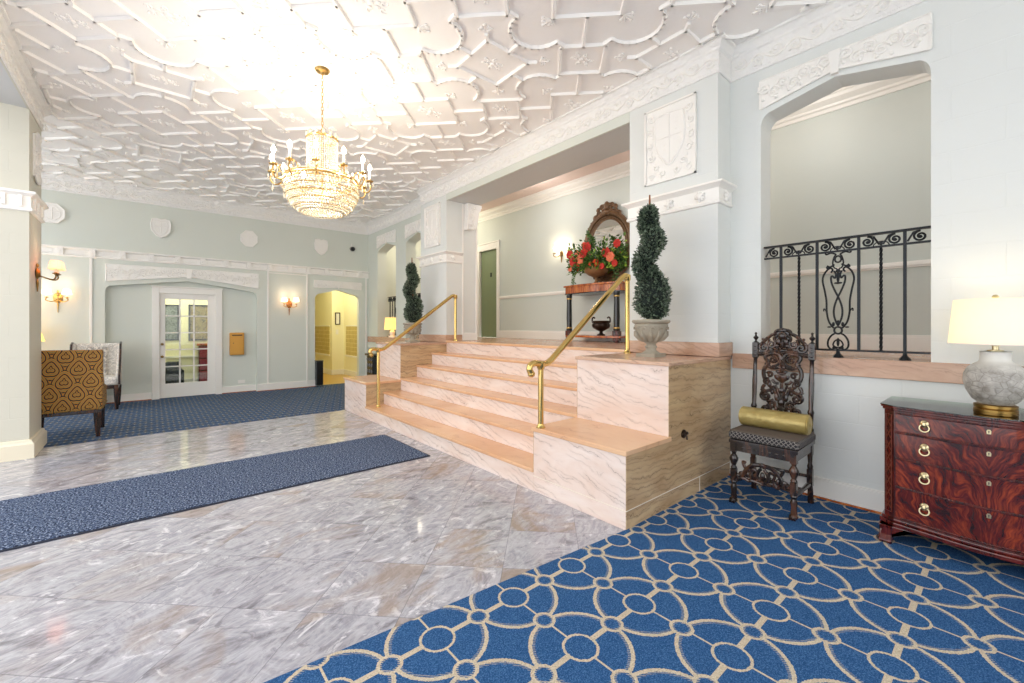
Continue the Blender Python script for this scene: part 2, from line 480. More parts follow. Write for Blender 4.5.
def damask():
    g = G('ochre_damask_upholstery'); p = g.pos(True); x = g.xyz(p)
    W, H = .20, .27
    def cell(ox, oz):
        u = g.math('SUBTRACT', g.math('FRACT', g.math('ADD', g.math('DIVIDE', g.math('ADD', x[0], g.math('MULTIPLY', x[1], .9)), W), ox)), .5)
        v = g.math('SUBTRACT', g.math('FRACT', g.math('ADD', g.math('DIVIDE', x[2], H), oz)), .5)
        u = g.math('MULTIPLY', u, W); v = g.math('MULTIPLY', v, H)
        r = g.math('SQRT', g.math('ADD', g.math('MULTIPLY', u, u), g.math('MULTIPLY', g.math('MULTIPLY', v, v), .55)))
        th = g.node('ShaderNodeMath', operation='ARCTAN2'); g.put(th.inputs[0], v); g.put(th.inputs[1], g.math('ABSOLUTE', u))
        return r, th.outputs[0]
    r1, t1 = cell(0.15, .2); r2, t2 = cell(.65, .7)
    def med(r, t): return g.math('SINE', g.math('ADD', g.math('MULTIPLY', r, 200), g.math('MULTIPLY', g.math('SINE', g.math('MULTIPLY', t, 2.0)), 2.3)))
    d = g.math('MINIMUM', r1, r2)
    sel = g.math('LESS_THAN', r1, r2)
    f = g.math('ADD', g.math('MULTIPLY', sel, med(r1, t1)), g.math('MULTIPLY', g.math('SUBTRACT', 1.0, sel), med(r2, t2)))
    c = g.ramp(g.math('ADD', g.math('MULTIPLY', f, .5), .5), [(.10,'1E1A1C'),(.24,'4A4434'),(.30,'8A7838'),(.38,'E2962A'),(.74,'CE8220'),(.80,'3C342A'),(.90,'8A8248')])
    n = g.noise(p, 60, 3)
    g.col(g.mix(g.math('MULTIPLY', n, .25), c, '3A2A1A')).rough(.75)
    return g.m
DAMASK = damask()
def ivoryfab():
    g = G('ivory_leaf_print_upholstery'); p = g.pos(True)
    n = g.noise(p, 14, 5, .6, 2.5)
    g.col(g.ramp(n, [(.42,'E9E4DA'),(.5,'B9B6B2'),(.56,'EDE8E0')])).rough(.85); return g.m
IVORY = ivoryfab()
def crackle():
    g = G('grey_crackle_glaze'); p = g.pos(True); x = g.xyz(p)
    v = g.node('ShaderNodeTexVoronoi', feature='DISTANCE_TO_EDGE'); g.l.new(g.mapn(p, sc=(1,1,1.5)), v.inputs['Vector']); v.inputs['Scale'].default_value = 22
    n = g.noise(p, 12, 6, .7)
    c = g.ramp(n, [(.35,'8E8880'),(.55,'BDB8B0'),(.7,'D8D4CC')])
    c = g.mix(g.ramp(v.outputs['Distance'], [(0,(.6,.6,.6,1)),(.05,(0,0,0,1))]), c, '6E6860')
    c = g.mix(g.ramp(g.math('ADD', x[2], g.math('MULTIPLY', n, .02)), [(.215,(0,0,0,1)),(.26,(1,1,1,1))]), c, 'F2EEE4')  # body top fades to white, lamp light painted into the glaze
    g.col(c).rough(.45); return g.m
CRACK = crackle()
WHITEC = plain('white_ceramic', 'F2EEE2', .25)
def artwork(name, a, b, c, sc):
    g = G(name); p = g.pos(True); n = g.noise(p, sc, 5, .6, 1.5)
    g.col(g.ramp(n, [(.4,a),(.5,b),(.6,c)])).rough(.5); return g.m
ART1 = artwork('dark_figured_print', '4A5250', '8C9490', '353A3A', 12)
ART2 = artwork('floral_print', '2E2E2C', 'B0A070', '5A4A3A', 16)
def tiles():
    g = G('tan_wainscot_tile'); p = g.pos(); x = g.xyz(p)
    b = g.node('ShaderNodeTexBrick'); b.offset = 0; g.put(b.inputs['Vector'], g.comb(g.math('ADD', x[0], x[1]), x[2]))
    b.inputs['Scale'].default_value = 1; b.inputs['Brick Width'].default_value = .10; b.inputs['Row Height'].default_value = .10; b.inputs['Mortar Size'].default_value = .004
    b.inputs['Color1'].default_value = lin('B8A45E'); b.inputs['Color2'].default_value = lin('C4B06A'); b.inputs['Mortar'].default_value = lin('E8DCA0')
    g.col(b.outputs['Color']).rough(.4); return g.m
TILE = tiles()
RED = plain('red_petal', 'B01818', .6, vary=('D83A2A', 30))
CORAL = plain('coral_petal', 'E06A4A', .6, vary=('F08A66', 30))
ORANGE = plain('orange_petal', 'D8481E', .6)

# ------------------------------------------------------------------ helpers for the shell
def arch_pts(a, b, zs, zc, zp, peak=None, r=.07):
    # four-centred arch outline between a and b: spring zs, shoulder height zc, apex zp
    peak = (a+b)/2 if peak is None else peak
    out = []
    for i in range(7):
        t = PI/2*i/6
        out.append((a + r*(1-cos(t)), zs + (zc-zs)*sin(t)))
    out.append((peak, zp))
    for i in range(7):
        t = PI/2*(1-i/6)
        out.append((b - r*(1-cos(t)), zs + (zc-zs)*sin(t)))
    return out
def arch_wall(m, ax, a, b, ztop, zs, zc, zp, t0, t1, r=.07):
    m.prism([(a, ztop)] + arch_pts(a, b, zs, zc, zp, r=r) + [(b, ztop)], ax, t0, t1)

def vine(m, o, u, v, n, w, h, step=.11, r=.009, seed=1):
    # a running scroll in relief on a panel: origin o, along u (length w), height h
    o, u, v, n = map(Vector, (o, u, v, n)); rd = random.Random(seed)
    k = max(2, int(w/step)); st = w/k
    pts = [o + u*(w*i/(k*6)) + v*(h*.5 + h*.22*sin(PI*i/6)) + n*r*.3 for i in range(k*6+1)]
    m.tube(pts, r, 5)
    for i in range(k):
        cx = st*(i+.5); s = 1 if i % 2 == 0 else -1
        c = (cx, h*(.5 - .12*s))
        q = spiral(c, min(h*.30, st*.42), 1.3, PI/2*s, s)
        m.tube([o+u*a+v*b+n*r*.3 for a, b in q], r*.8, 5)
        for j in range(3):
            a = rd.uniform(0, 2*PI); p = o+u*(c[0]+cos(a)*st*.33)+v*(c[1]+sin(a)*h*.3)+n*r*.3
            m.ell(p, .012, .012, .008, 5, 3)

# ------------------------------------------------------------------ setting: floors
ZL = .985                      # upper level
XW, XP, XB = 3.554, 3.333, 3.87
YB0, YS0, YS1, YB1 = 1.463, 2.25, 5.42, 6.21
YF = 8.95
m = M(); m.box(-7, 1.463, -.12, XW, 6.2, 0)
m.box(-7, -3, -.12, -.85, 1.463, 0)
struct('floor', m, MFLOOR)
m = M(); m.prism([(-.85,-3),(XW,-3),(XW,1.463),(2.12,1.463),(-.85,1.72)], 'Z', -.004, .006)
m.prism([(-.85,-3),(XW,-3),(XW,1.463),(-.85,1.463)], 'Z', -.12, -.004)
struct('floor', m, CARPET)
m = M(); m.prism([(-3.5,6.2),(XW,6.2),(XW,9.07),(-3.5,9.07)], 'Z', -.12, .006)
struct('floor', m, FCARP)
m = M(); m.box(3.76, -1.6, ZL-.06, 5.0, YS0, ZL-.0); m.box(3.42, YS0, ZL-.06, 5.0, YS1, ZL); m.box(3.76, YS1, ZL-.06, 5.0, YF, ZL)
struct('floor', m, BASEC)

# ceilings
ZC = 3.40
m = M(); m.box(-.85-.4, -2.2, ZC, XW+.1, YF+.1, ZC+.1); m.box(-3.6, 5.8, ZC, -1.25, YF+.1, ZC+.1)
struct('ceiling', m, PLAST)
m = M(); m.box(3.70, -1.6, ZC+.02, 5.1, YF, ZC+.12)
struct('ceiling', m, PINKC)

# ribs of the strapwork ceiling
def rib_lines():
    S = (2.175, 2.81); Cc = 1.045; segs = []
    X0, X1, Y0, Y1 = -3.4, 3.26, -1.0, 8.85
    def L(*p): segs.append(list(p))
    for i in range(-7, 3):
        for j in range(-5, 8):
            cx, cy = S[0]+Cc*i, S[1]+Cc*j
            if (i+j) % 2 == 0:
                h = .21
                L((cx-h,cy-h),(cx+h,cy-h),(cx+h,cy+h),(cx-h,cy+h),(cx-h,cy-h))
                for dx, dy in ((1,0),(-1,0),(0,1),(0,-1)):
                    L((cx+dx*h,cy+dy*h),(cx+dx*.34,cy+dy*.34))
                for sx in (1,-1):
                    for sy in (1,-1):
                        L((cx+sx*h,cy+sy*h),(cx+sx*(h+.05),cy+sy*(h+.05)))
            else:
                h = .335
                L((cx-h,cy),(cx,cy-h),(cx+h,cy),(cx,cy+h),(cx-h,cy))
                for dx, dy in ((1,0),(-1,0),(0,1),(0,-1)):
                    ox, oy = cx+dx*.5, cy+dy*.5; rr = .205
                    tx, ty = -dy, dx
                    pts = []
                    for q in range(13):
                        a = -PI/2 + PI*q/12
                        pts.append((ox+dx*rr*cos(a)*.98+tx*rr*sin(a), oy+dy*rr*cos(a)*.98+ty*rr*sin(a)))
                    pts = [(ox+tx*-.272, oy+ty*-.272)] + pts + [(ox+tx*.272, oy+ty*.272)]
                    segs.append(pts)
            dx_, dy_ = cx+Cc/2, cy+Cc/2; h = .25
            L((dx_-h,dy_),(dx_,dy_-h),(dx_+h,dy_),(dx_,dy_+h),(dx_-h,dy_))
            # links between the lozenges' sides
            for sx in (1,-1):
                for sy in (1,-1):
                    ii = i + (1 if sx > 0 else 0); jj = j + (1 if sy > 0 else 0)
                    if (ii+jj) % 2:
                        L((dx_+sx*.125,dy_+sy*.125),(dx_+sx*(Cc/2-.1675),dy_+sy*(Cc/2-.1675)))
    return segs, (X0, X1, Y0, Y1)
segs, (bx0, bx1, by0, by1) = rib_lines()
m = M()
def ok(p):
    if not (bx0 < p[0] < bx1+.2 and by0 < p[1] < by1): return False
    if p[0] < -.80 and p[1] < 6.65: return False
    if p[0] > XP-.08 and 1.40 < p[1] < 6.26: return False
    return p[0] < XW-.09
for s in segs:
    n = len(s)
    closed = n > 2 and abs(s[0][0]-s[-1][0])+abs(s[0][1]-s[-1][1]) < 1e-6
    for a, b in zip(s[:-1], s[1:]):
        # split long pieces so the pattern is trimmed cleanly at the cornice
        d = Vector((b[0]-a[0], b[1]-a[1])); ln_ = d.length
        if ln_ < 1e-6: continue
        kk = max(1, int(ln_/.06)); u = d/ln_; nn = Vector((-u.y, u.x))
        run = None
        for q in range(kk+1):
            p = (a[0]+d.x*q/kk, a[1]+d.y*q/kk)
            g_ = ok(p)
            if g_ and run is None: run = p
            if run is not None and (not g_ or q == kk):
                e = p
                w0, w1, hh = .015, .010, .024
                ex = .006
                A = (run[0]-u.x*ex, run[1]-u.y*ex); B = (e[0]+u.x*ex, e[1]+u.y*ex)
                vs = []
                for P_ in (A, B):
                    for w, z in ((w0,ZC),(w0*.85,ZC-.012),(w1,ZC-hh),(-w1,ZC-hh),(-w0*.85,ZC-.012),(-w0,ZC)):
                        vs.append((P_[0]+nn.x*w, P_[1]+nn.y*w, z+(.002 if z == ZC else 0)))
                m.add(vs, [(0,1,7,6),(1,2,8,7),(2,3,9,8),(3,4,10,9),(4,5,11,10),(0,5,4,3,2,1),(6,7,8,9,10,11)])
                run = None
struct('trim_1', m, RIBM)
# flower sprigs in the fields of the ceiling
m = M(); rd = random.Random(5)
def sprig(cx, cy, ang, s=1.0):
    for k in range(5):
        a = ang + (k-2)*.55
        l = (.07 if k == 2 else .05)*s
        q = [(cx+cos(ang)*.02*s, cy+sin(ang)*.02*s)]
        pts = [(cx - cos(ang)*.03*s + t*l*cos(a), cy - sin(ang)*.03*s + t*l*sin(a), ZC-.004) for t in (0,.5,1)]
        m.tube(pts, .006*s, 5); m.ell((pts[-1][0], pts[-1][1], ZC-.003), .014*s, .014*s, .010, 6, 3)
def rosette(cx, cy, s=1.0):
    m.ell((cx, cy, ZC), .022*s, .022*s, .015, 8, 4)
    for k in range(6):
        a = 2*PI*k/6+.3
        m.ell((cx+.048*s*cos(a), cy+.036*s*sin(a), ZC), .020*s, .014*s, .011, 6, 3)
        q = spiral((cx+.085*s*cos(a), cy+.05*s*sin(a)), .022*s, 1, a, 1)
        m.tube([(x, y, ZC-.002) for x, y in q], .0045*s, 4)
for i in range(-4, 2):
    for j in range(-3, 7):
        cx, cy = 2.175+1.045*i, 2.81+1.045*j
        if ok((cx,cy)):
            rosette(cx, cy, 1.0 if (i+j) % 2 == 0 else 1.25)
        if ok((cx+.5225, cy+.5225)): rosette(cx+.5225, cy+.5225, 1.0)
        for sx in (1,-1):
            for sy in (1,-1):
                if (i+j) % 2 == 0:
                    q = (cx+sx*.30, cy+sy*.30)
                    if ok(q): sprig(q[0], q[1], math.atan2(sy, sx))
        if (i+j) % 2:
            for dx, dy in ((1,0),(-1,0),(0,1),(0,-1)):
                q = (cx+dx*.40, cy+dy*.40)
                if ok(q): sprig(q[0], q[1], math.atan2(dy, dx), 1.1)
struct('trim_2', m, RIBM)

# ------------------------------------------------------------------ right wall with niche, piers, header, arches
NA, NB = .308, 1.238
AR = [(6.30, 7.18), (7.60, 8.46)]
m = M()
T0, T1 = XW, XW+.20
m.box(T0, -2.2, 0, T1, YB0, .87)              # below the sill
m.box(T0, -2.2, .87, T1, NA, 3.42); m.box(T0, NB, .87, T1, YB0, 3.42)
arch_wall(m, 'X', NA, NB, 3.42, 2.72, 2.82, 2.905, T0, T1)
struct('wall_right', m, WALLB)
m = M()
m.box(T0, YB1, 0, T1, YF, .87)
edges = [YB1] + [e for a in AR for e in a] + [YF]
for k in range(0, len(edges), 2): m.box(T0, edges[k], .87, T1, edges[k+1], 3.42)
for a, b in AR: arch_wall(m, 'X', a, b, 3.42, 2.68, 2.76, 2.85, T0, T1)
struct('wall_right', m, WALL)
for a, b in ((YB0, 2.256), (YS1, YB1)):
    m = M(); m.box(XP, a, .964, XB, b, 3.42); struct('wall_right', m, WALLB)
m = M(); m.box(XP, 2.256, 3.075, XB, YS1, 3.42); struct('wall_right', m, SOFF)
m = M(); m.box(XP-.004, 2.256, 3.067, XP+.02, YS1, 3.42); struct('wall_right', m, WALL)
# marble sills (rose band) and upstands
def sill(a, b):
    m = M(); m.box(XW-.022, a, .869, T1+.06, b, ZL); return m
struct('trim_3', sill(-2.2, 1.44), BASEC, bevel=.004)
struct('trim_3', sill(YB1+.02, YF-.01), BASEC, bevel=.004)
m = M(); m.box(XP-.022, YB0-.02, .965, XW, 2.256, 1.072); m.box(XP-.022, YS1-.012, .965, 3.62, YB1+.02, 1.072)
struct('trim_4', m, BASEC, bevel=.003)
m = M(); m.box(3.62, YS1-.012, ZL, 3.88, YS1, 1.10); struct('baseboard_landing', m, TRIM, bevel=.004)
m = M(); m.box(3.605, YS1-.016, ZL, 3.63, YS1, 3.06); m.box(3.86, YS1-.016, ZL, 3.885, YS1, 3.06); struct('trim_5', m, TRIM, bevel=.003)
# scroll bracket under the header
m = M()
br = [(3.645,3.066),(3.94,3.066),(3.92,2.99),(3.86,2.93),(3.83,2.86),(3.82,2.78),(3.80,2.70),(3.74,2.665),(3.68,2.66),(3.645,2.67)]
m.prism([(3.64,3.066),(3.90,3.066),(3.90,3.02),(3.86,2.99),(3.84,2.93),(3.83,2.84),(3.81,2.74),(3.775,2.69),(3.72,2.67),(3.64,2.67)], 'Y', YS1-.11, YS1-.002)
for dy in (.02, .055, .09):
    m.tube([(3.885, YS1-dy, 3.0),(3.85, YS1-dy, 2.95),(3.838, YS1-dy, 2.86),(3.82, YS1-dy, 2.76),(3.78, YS1-dy, 2.69)], .012, 6)
m.tube([(x, YS1-.114, z) for x, z in spiral((3.74, 2.98), .07, 1.4)], .010, 6)
m.tube([(x, YS1-.114, z) for x, z in spiral((3.72, 2.74), .045, 1.4, PI)], .009, 6)
m.tube([(3.68, YS1-.112, 2.93),(3.76, YS1-.114, 2.86),(3.70, YS1-.112, 2.78)], .009, 6)
struct('trim_6', m, RELIEF, smooth=True)

# cornices: moulded profile run along walls
def cornice(m, p0, p1, inward, zt=ZC, h=.24, d=.075):
    # p0,p1 wall line; inward unit normal; profile from wall bottom to ceiling
    prof = [(0,zt-h),(.012,zt-h),(.016,zt-h+.018),(.010,zt-h+.024),(.014,zt-.075),(.028,zt-.065),(.030,zt-.05),(d*.75,zt-.022),(d,zt-.018),(d,zt+.004),(0,zt+.004)]
    n = len(prof)
    vs = []
    for P_, k in ((p0,0),(p1,1)):
        for a, z in prof:
            vs.append((P_[0]+inward[0]*a+ P_[2][0]*a, P_[1]+inward[1]*a+P_[2][1]*a, z))
    m.add(vs, [tuple(range(n))[::-1], tuple(range(n,2*n))] + [(i,(i+1)%n,(i+1)%n+n,i+n) for i in range(n)])
Zr = (0,0)
m = M()
cornice(m, (XW,-2.2,Zr), (XW,YB0,(0,-1)), (-1,0))
cornice(m, (XW,YB0,(-1,0)), (XP,YB0,(-1,0)), (0,-1))
cornice(m, (XP,YB0,(0,-1)), (XP,YB1,(0,1)), (-1,0))
cornice(m, (XP,YB1,(-1,0)), (XW,YB1,(-1,0)), (0,1))
cornice(m, (XW,YB1,(0,1)), (XW,YF,(0,-1)), (-1,0))
cornice(m, (-3.5,YF,Zr), (XW,YF,(-1,0)), (0,-1))
cornice(m, (-.85,-2.2,Zr), (-.85,6.36,(0,1)), (1,0), h=.22)
cornice(m, (-.85,6.36,(1,0)), (-1.25,6.36,(-1,0)), (0,1), h=.22)
struct('trim_7', m, RELIEF)
m = M()
for a, b, x in ((-1.0, YB0-.03, XW), (YB0, YB1, XP), (YB1+.03, YF-.03, XW)):
    vine(m, (x-.012, a, ZC-.215), (0,1,0), (0,0,1), (-1,0,0), b-a, .135, .12, .009, 3)
vine(m, (-1.6, YF-.012, ZC-.215), (1,0,0), (0,0,1), (0,-1,0), 5.1, .135, .12, .010, 4)
vine(m, (-.838, 4.6, ZC-.2), (0,1,0), (0,0,1), (1,0,0), 1.95, .12, .13, .006, 4)
struct('trim_8', m, TRIM, smooth=True)

# pier bands at z 2.15-2.32
def band_profile(z0=2.150, z1=2.318, d=.055):
    return [(0,z0),(.018,z0+.004),(.022,z0+.02),(.012,z0+.035),(.012,z1-.045),(.03,z1-.03),(d,z1-.016),(d,z1),(0,z1)]
def band(m, p0, p1, inward, prof):
    n = len(prof); vs = []
    for P_ in (p0, p1):
        for a, z in prof: vs.append((P_[0]+inward[0]*a+P_[2][0]*a, P_[1]+inward[1]*a+P_[2][1]*a, z))
    m.add(vs, [tuple(range(n))[::-1], tuple(range(n,2*n))] + [(i,(i+1)%n,(i+1)%n+n,i+n) for i in range(n)])
def rosettes(m, a, b, n, fn, nrm):
    for k in range(n):
        t = a+(b-a)*(k+.5)/n; c = Vector(fn(t)); N = Vector(nrm)
        m.ell(c+N*.012, .028, .028, .028, 8, 5)
        for q in range(5):
            an = 2*PI*q/5; side = N.cross(Vector((0,0,1)))
            m.ell(c+side*(.03*cos(an))+Vector((0,0,.03*sin(an)))+N*.01, .016, .016, .016, 6, 4)
m = M(); pf = band_profile()
band(m, (XP,YB0,(0,-1)), (XP,2.256,(0,1)), (-1,0), pf)
band(m, (XP,YB0,(-1,0)), (XW,YB0,Zr), (0,-1), pf)
band(m, (XP,2.256,(-1,0)), (XB,2.256,Zr), (0,1), pf)
band(m, (XP,YS1,(0,-1)), (XP,YB1,(0,1)), (-1,0), pf)
band(m, (XP,YS1,(-1,0)), (3.605,YS1,Zr), (0,-1), pf)
band(m, (XP,YB1,(-1,0)), (XW,YB1,Zr), (0,1), pf)
rosettes(m, YB0, 2.256, 3, lambda t: (XP-.012, t, 2.225), (-1,0,0))
rosettes(m, YS1, YB1, 3, lambda t: (XP-.012, t, 2.225), (-1,0,0))
rosettes(m, XP, XW, 1, lambda t: (t, YB0-.012, 2.225), (0,-1,0))
rosettes(m, XP, XW, 1, lambda t: (t, YS1-.012, 2.225), (0,-1,0))
struct('trim_9', m, TRIM, smooth=True, angle=30)

# heraldic panels of the piers
def pier_panel(y0, y1):
    z0, z1 = 2.43, 3.075
    m = M(); x = XP
    m.box(x-.012, y0, z0, x, y1, z1)
    for a in ((y0,z0,y1,z0+.014),(y0,z1-.014,y1,z1),(y0,z0,y0+.014,z1),(y1-.014,z0,y1,z1)):
        m.box(x-.026, a[0], a[1], x-.010, a[2], a[3])
    cy = (y0+y1)/2
    sh = [(cy-.12,2.98),(cy,3.0),(cy+.12,2.98),(cy+.13,2.80),(cy+.10,2.68),(cy,2.56),(cy-.10,2.68),(cy-.13,2.80)]
    P = smooth_pts([(x-.014, a, b) for a, b in sh+[sh[0]]], 4)
    m.tube(P, .010, 6)
    m.prism([(a, b) for a, b in sh], 'X', x-.018, x-.012)
    m.tube([(x-.02, cy, 2.99),(x-.02, cy, 2.57)], .004, 5); m.tube([(x-.02, cy-.128, 2.8),(x-.02, cy+.128, 2.8)], .004, 5)
    for q in range(3): m.ell((x-.018, cy-.06, 2.93-.04*q), .004, .022, .012, 6, 4); m.ell((x-.018, cy+.05, 2.74-.04*q), .004, .018, .012, 6, 4)
    for s in (1,-1):
        for (dy, z, r, a) in ((.17,2.99,.035,0),(.185,2.88,.03,1),(.19,2.76,.03,2),(.17,2.66,.035,3),(.12,2.56,.035,4),(.06,2.50,.03,5),(.17,2.50,.03,2)):
            m.tube([(x-.014, yy, zz) for yy, zz in spiral((cy+s*dy, z), r, 1.3, a, s)], .009, 5)
            m.ell((x-.014, cy+s*(dy-.02), z-.05), .006, .014, .018, 6, 4)
    return m
struct('trim_10', pier_panel(1.629, 2.089), TRIM, smooth=True, angle=30)
struct('trim_10', pier_panel(5.585, 6.045), TRIM, smooth=True, angle=30)

# carved panels over the niche and the arches
def over_arch(m, a, b, zsh, zpk, ztop, P, U, N, keyw=.05, seed=1):
    # P(t,z,d) maps to 3d
    c = (a+b)/2
    for (p, q, zp_, zq) in ((a, c-keyw/2, zsh, zpk-.002), (c+keyw/2, b, zpk-.002, zsh)):
        pl = [(p, ztop),(p, zp_),(q, zq),(q, ztop)]
        vs = [P(t, z, .002) for t, z in pl] + [P(t, z, .016) for t, z in pl]
        m.add(vs, [(0,1,2,3),(4,5,6,7),(0,1,5,4),(1,2,6,5),(2,3,7,6),(3,0,4,7)])
        for e in range(4):
            m.tube([P(*pl[e], .016), P(*pl[(e+1)%4], .016)], .008, 5)
        k = int((q-p)/.062); rd = random.Random(seed)
        for i in range(k):
            t = p+(q-p)*(i+.5)/k; f = (t-p)/(q-p); zl = zp_+(zq-zp_)*f; hh = ztop-zl; zc = zl+hh/2
            m.tube([P(tt, zz, .021) for tt, zz in spiral((t, zc+.02*(-1)**i), min(hh*.36,.045), 1.4, i*PI, (-1)**i)], .0085, 5)
            for e in range(3):
                m.ell(P(t+rd.uniform(-.035,.035), zc+rd.uniform(-.35,.35)*hh, .018), .015, .015, .015, 6, 3)
    pl = [(c-keyw/2-.008, ztop+.006),(c-keyw/2+.004, zpk-.03),(c+keyw/2-.004, zpk-.03),(c+keyw/2+.008, ztop+.006)]
    vs = [P(t, z, .002) for t, z in pl] + [P(t, z, .034) for t, z in pl]
    m.add(vs, [(0,1,2,3),(4,5,6,7),(0,1,5,4),(1,2,6,5),(2,3,7,6),(3,0,4,7)])
m = M()
over_arch(m, .308, 1.238, 2.855, 2.945, 3.065, lambda t, z, d: (XW-d, t, z), None, None)
for a, b in AR: over_arch(m, a, b, 2.81, 2.875, 3.04, lambda t, z, d: (XW-d, t, z), None, None)
struct('trim_11', m, TRIM, smooth=True, angle=30)

# baseboards, right
m = M(); m.box(XW-.018, -2.2, .006, XW, YB0-.002, .135); m.box(XW-.014, -2.2, .135, XW, YB0-.002, .150)
struct('baseboard_right', m, CASE, bevel=.003)
m = M(); m.box(XW-.028, -2.2, .004, XW-.018, YB0-.002, .018); struct('trim_12', m, WALN)
m = M(); m.box(XW-.018, YB1, .006, XW, YF, .135); struct('baseboard_right', m, CASE, bevel=.003)

# ------------------------------------------------------------------ upper hall
m = M(); m.box(5.0, -1.6, ZL-.1, 5.12, 6.23, 3.6); m.box(5.0, 6.93, ZL-.1, 5.12, YF, 3.6); m.box(5.0, 6.23, 2.80, 5.12, 6.93, 3.6)
m.box(5.11, 6.1, ZL, 5.2, 7.1, 2.9)
struct('wall_hall', m, CREAM)
m = M(); m.box(3.75, -1.75, ZL-.1, 5.12, -1.6, 3.6); struct('wall_hall', m, CREAM)
m = M()
for a, b in ((-1.6, 6.23), (6.93, YF)):
    m.box(4.975, a, 1.725, 5.0, b, 1.755); m.box(4.988, a, 1.71, 5.0, b, 1.765)
struct('trim_13', m, CASE, bevel=.003)
m = M()
for a, b in ((-1.6, 6.23), (6.93, YF)): m.box(4.98, a, ZL, 5.0, b, 1.105); m.box(4.985, a, 1.105, 5.0, b, 1.125)
struct('baseboard_hall', m, CASE, bevel=.003)
m = M(); prf = [(5.0,3.27),(4.985,3.27),(4.98,3.30),(4.96,3.31),(4.955,3.33),(4.90,3.36),(4.885,3.385),(4.87,3.39),(4.87,3.425),(5.0,3.425)]
m.prism([(a, b) for a, b in prf], 'Y', -1.6, YF)
struct('trim_14', m, CASE, smooth=False)
# green door in hall
m = M(); m.box(5.03, 6.31, ZL, 5.07, 6.86, 2.68)
d1 = struct('door_1', m, GREEND, bevel=.003)
m = M(); m.box(4.975, 6.23, ZL, 5.03, 6.31, 2.80); m.box(4.975, 6.86, ZL, 5.03, 6.94, 2.80); m.box(4.975, 6.31, 2.68, 5.03, 6.86, 2.80); m.box(4.965, 6.22, 2.80, 5.03, 6.95, 2.825)
build('frame', m, CASE, d1, bevel=.004)
m = M(); m.box(5.022, 6.52, 2.16, 5.031, 6.56, 2.24); build('door_number_plate', m, BLACKP, d1)

# ------------------------------------------------------------------ far wall
m = M()
H_ = 3.42
m.box(-3.5, YF, 0, -.54, YF+.11, H_)
m.box(1.474, YF, 0, 2.474, YF+.11, H_); m.box(3.352, YF, 0, 5.12, YF+.11, H_)
arch_wall(m, 'Y', -.54, 1.474, H_, 1.72, 1.825, 1.958, YF, YF+.11, r=.06)
arch_wall(m, 'Y', 2.474, 3.352, H_, 1.75, 1.855, 1.945, YF, YF+.11, r=.10)
struct('wall_far', m, WALL)
m = M(); Y2 = YF+.11
m.box(-.70, Y2, 0, .06, Y2+.08, 2.1); m.box(.90, Y2, 0, 1.6, Y2+.08, 2.1); m.box(.06, Y2, 1.79, .90, Y2+.08, 2.1)
struct('wall_far', m, WALL)
m = M()
pfl = [(0,2.225),(.02,2.23),(.022,2.25),(.004,2.257),(.004,2.333),(.030,2.34),(.05,2.352),(.05,2.368),(0,2.368)]
band(m, (-3.5,YF,Zr), (XW,YF,Zr), (0,-1), pfl)
x = -2.02
while x < 3.5:
    m.box(x-.035, YF-.040, 2.25, x+.035, YF-.003, 2.345)
    m.ell((x, YF-.034, 2.297), .02, .012, .02, 8, 4)
    m.box(x+.065, YF-.014, 2.272, x+.265, YF-.003, 2.322)
    x += .336
struct('trim_15', m, TRIM, bevel=.003)
m = M()
for x in (-.692, 1.651, 2.326, 3.50): m.box(x-.016, YF-.018, .13, x+.016, YF, 2.225)
m.box(1.651, YF-.014, 2.19, 2.326, YF, 2.21)
struct('trim_16', m, CASE, bevel=.003)
m = M()
over_arch(m, -.53, 1.49, 1.895, 2.03, 2.155, lambda t, z, d: (t, YF-d, z), None, None, .07)
over_arch(m, 2.456, 3.395, 1.97, 2.0, 2.115, lambda t, z, d: (t, YF-d, z), None, None, .02)
struct('trim_17', m, TRIM, smooth=True, angle=30)
m = M()
for a, b in ((-3.5,-.54),(1.474,2.474),(3.352,XW)): m.box(a, YF-.02, .006, b, YF, .125); m.box(a, YF-.014, .125, b, YF, .14)
for x in (-.692, 1.651, 2.326, 3.50): m.box(x-.022, YF-.028, .006, x+.022, YF, .145)
m.box(-.54, Y2-.018, .006, .0, Y2, .125); m.box(.95, Y2-.018, .006, 1.474, Y2, .125)
struct('baseboard_far', m, CASE, bevel=.003)
m = M(); m.box(-.54, Y2-.03, .004, 0, Y2-.018, .018); m.box(.95, Y2-.03, .004, 1.474, Y2-.018, .018); m.box(1.474, YF-.035, .004, 2.474, YF-.028, .018)
struct('trim_18', m, WALN)

# french door
dx0, dx1, dz0, dz1 = .10, .86, .012, 1.745
m = M(); yA, yB = Y2+.015, Y2+.045
gx0, gx1, gz0, gz1 = .175, .745, .245, 1.655
m.box(dx0, yA, dz0, gx0, yB, dz1); m.box(gx1, yA, dz0, dx1, yB, dz1); m.box(gx0, yA, dz0, gx1, yB, gz0); m.box(gx0, yA, gz1, gx1, yB, dz1)
for k in (1,2):
    x = gx0+(gx1-gx0)*k/3; m.box(x-.011, yA+.003, gz0, x+.011, yB-.003, gz1)
for k in range(1,5):
    z = gz0+(gz1-gz0)*k/5; m.box(gx0, yA+.003, z-.010, gx1, yB-.003, z+.010)
d2 = struct('door_2', m, CASE, bevel=.003)
m = M()
for i in range(3):
    for j in range(5):
        a = gx0+(gx1-gx0)*i/3; b = gz0+(gz1-gz0)*j/5
        m.box(a+.01, yA+.013, b+.009, a+(gx1-gx0)/3-.01, yA+.017, b+(gz1-gz0)/5-.009)
build('pane', m, PANE, d2)
m = M()
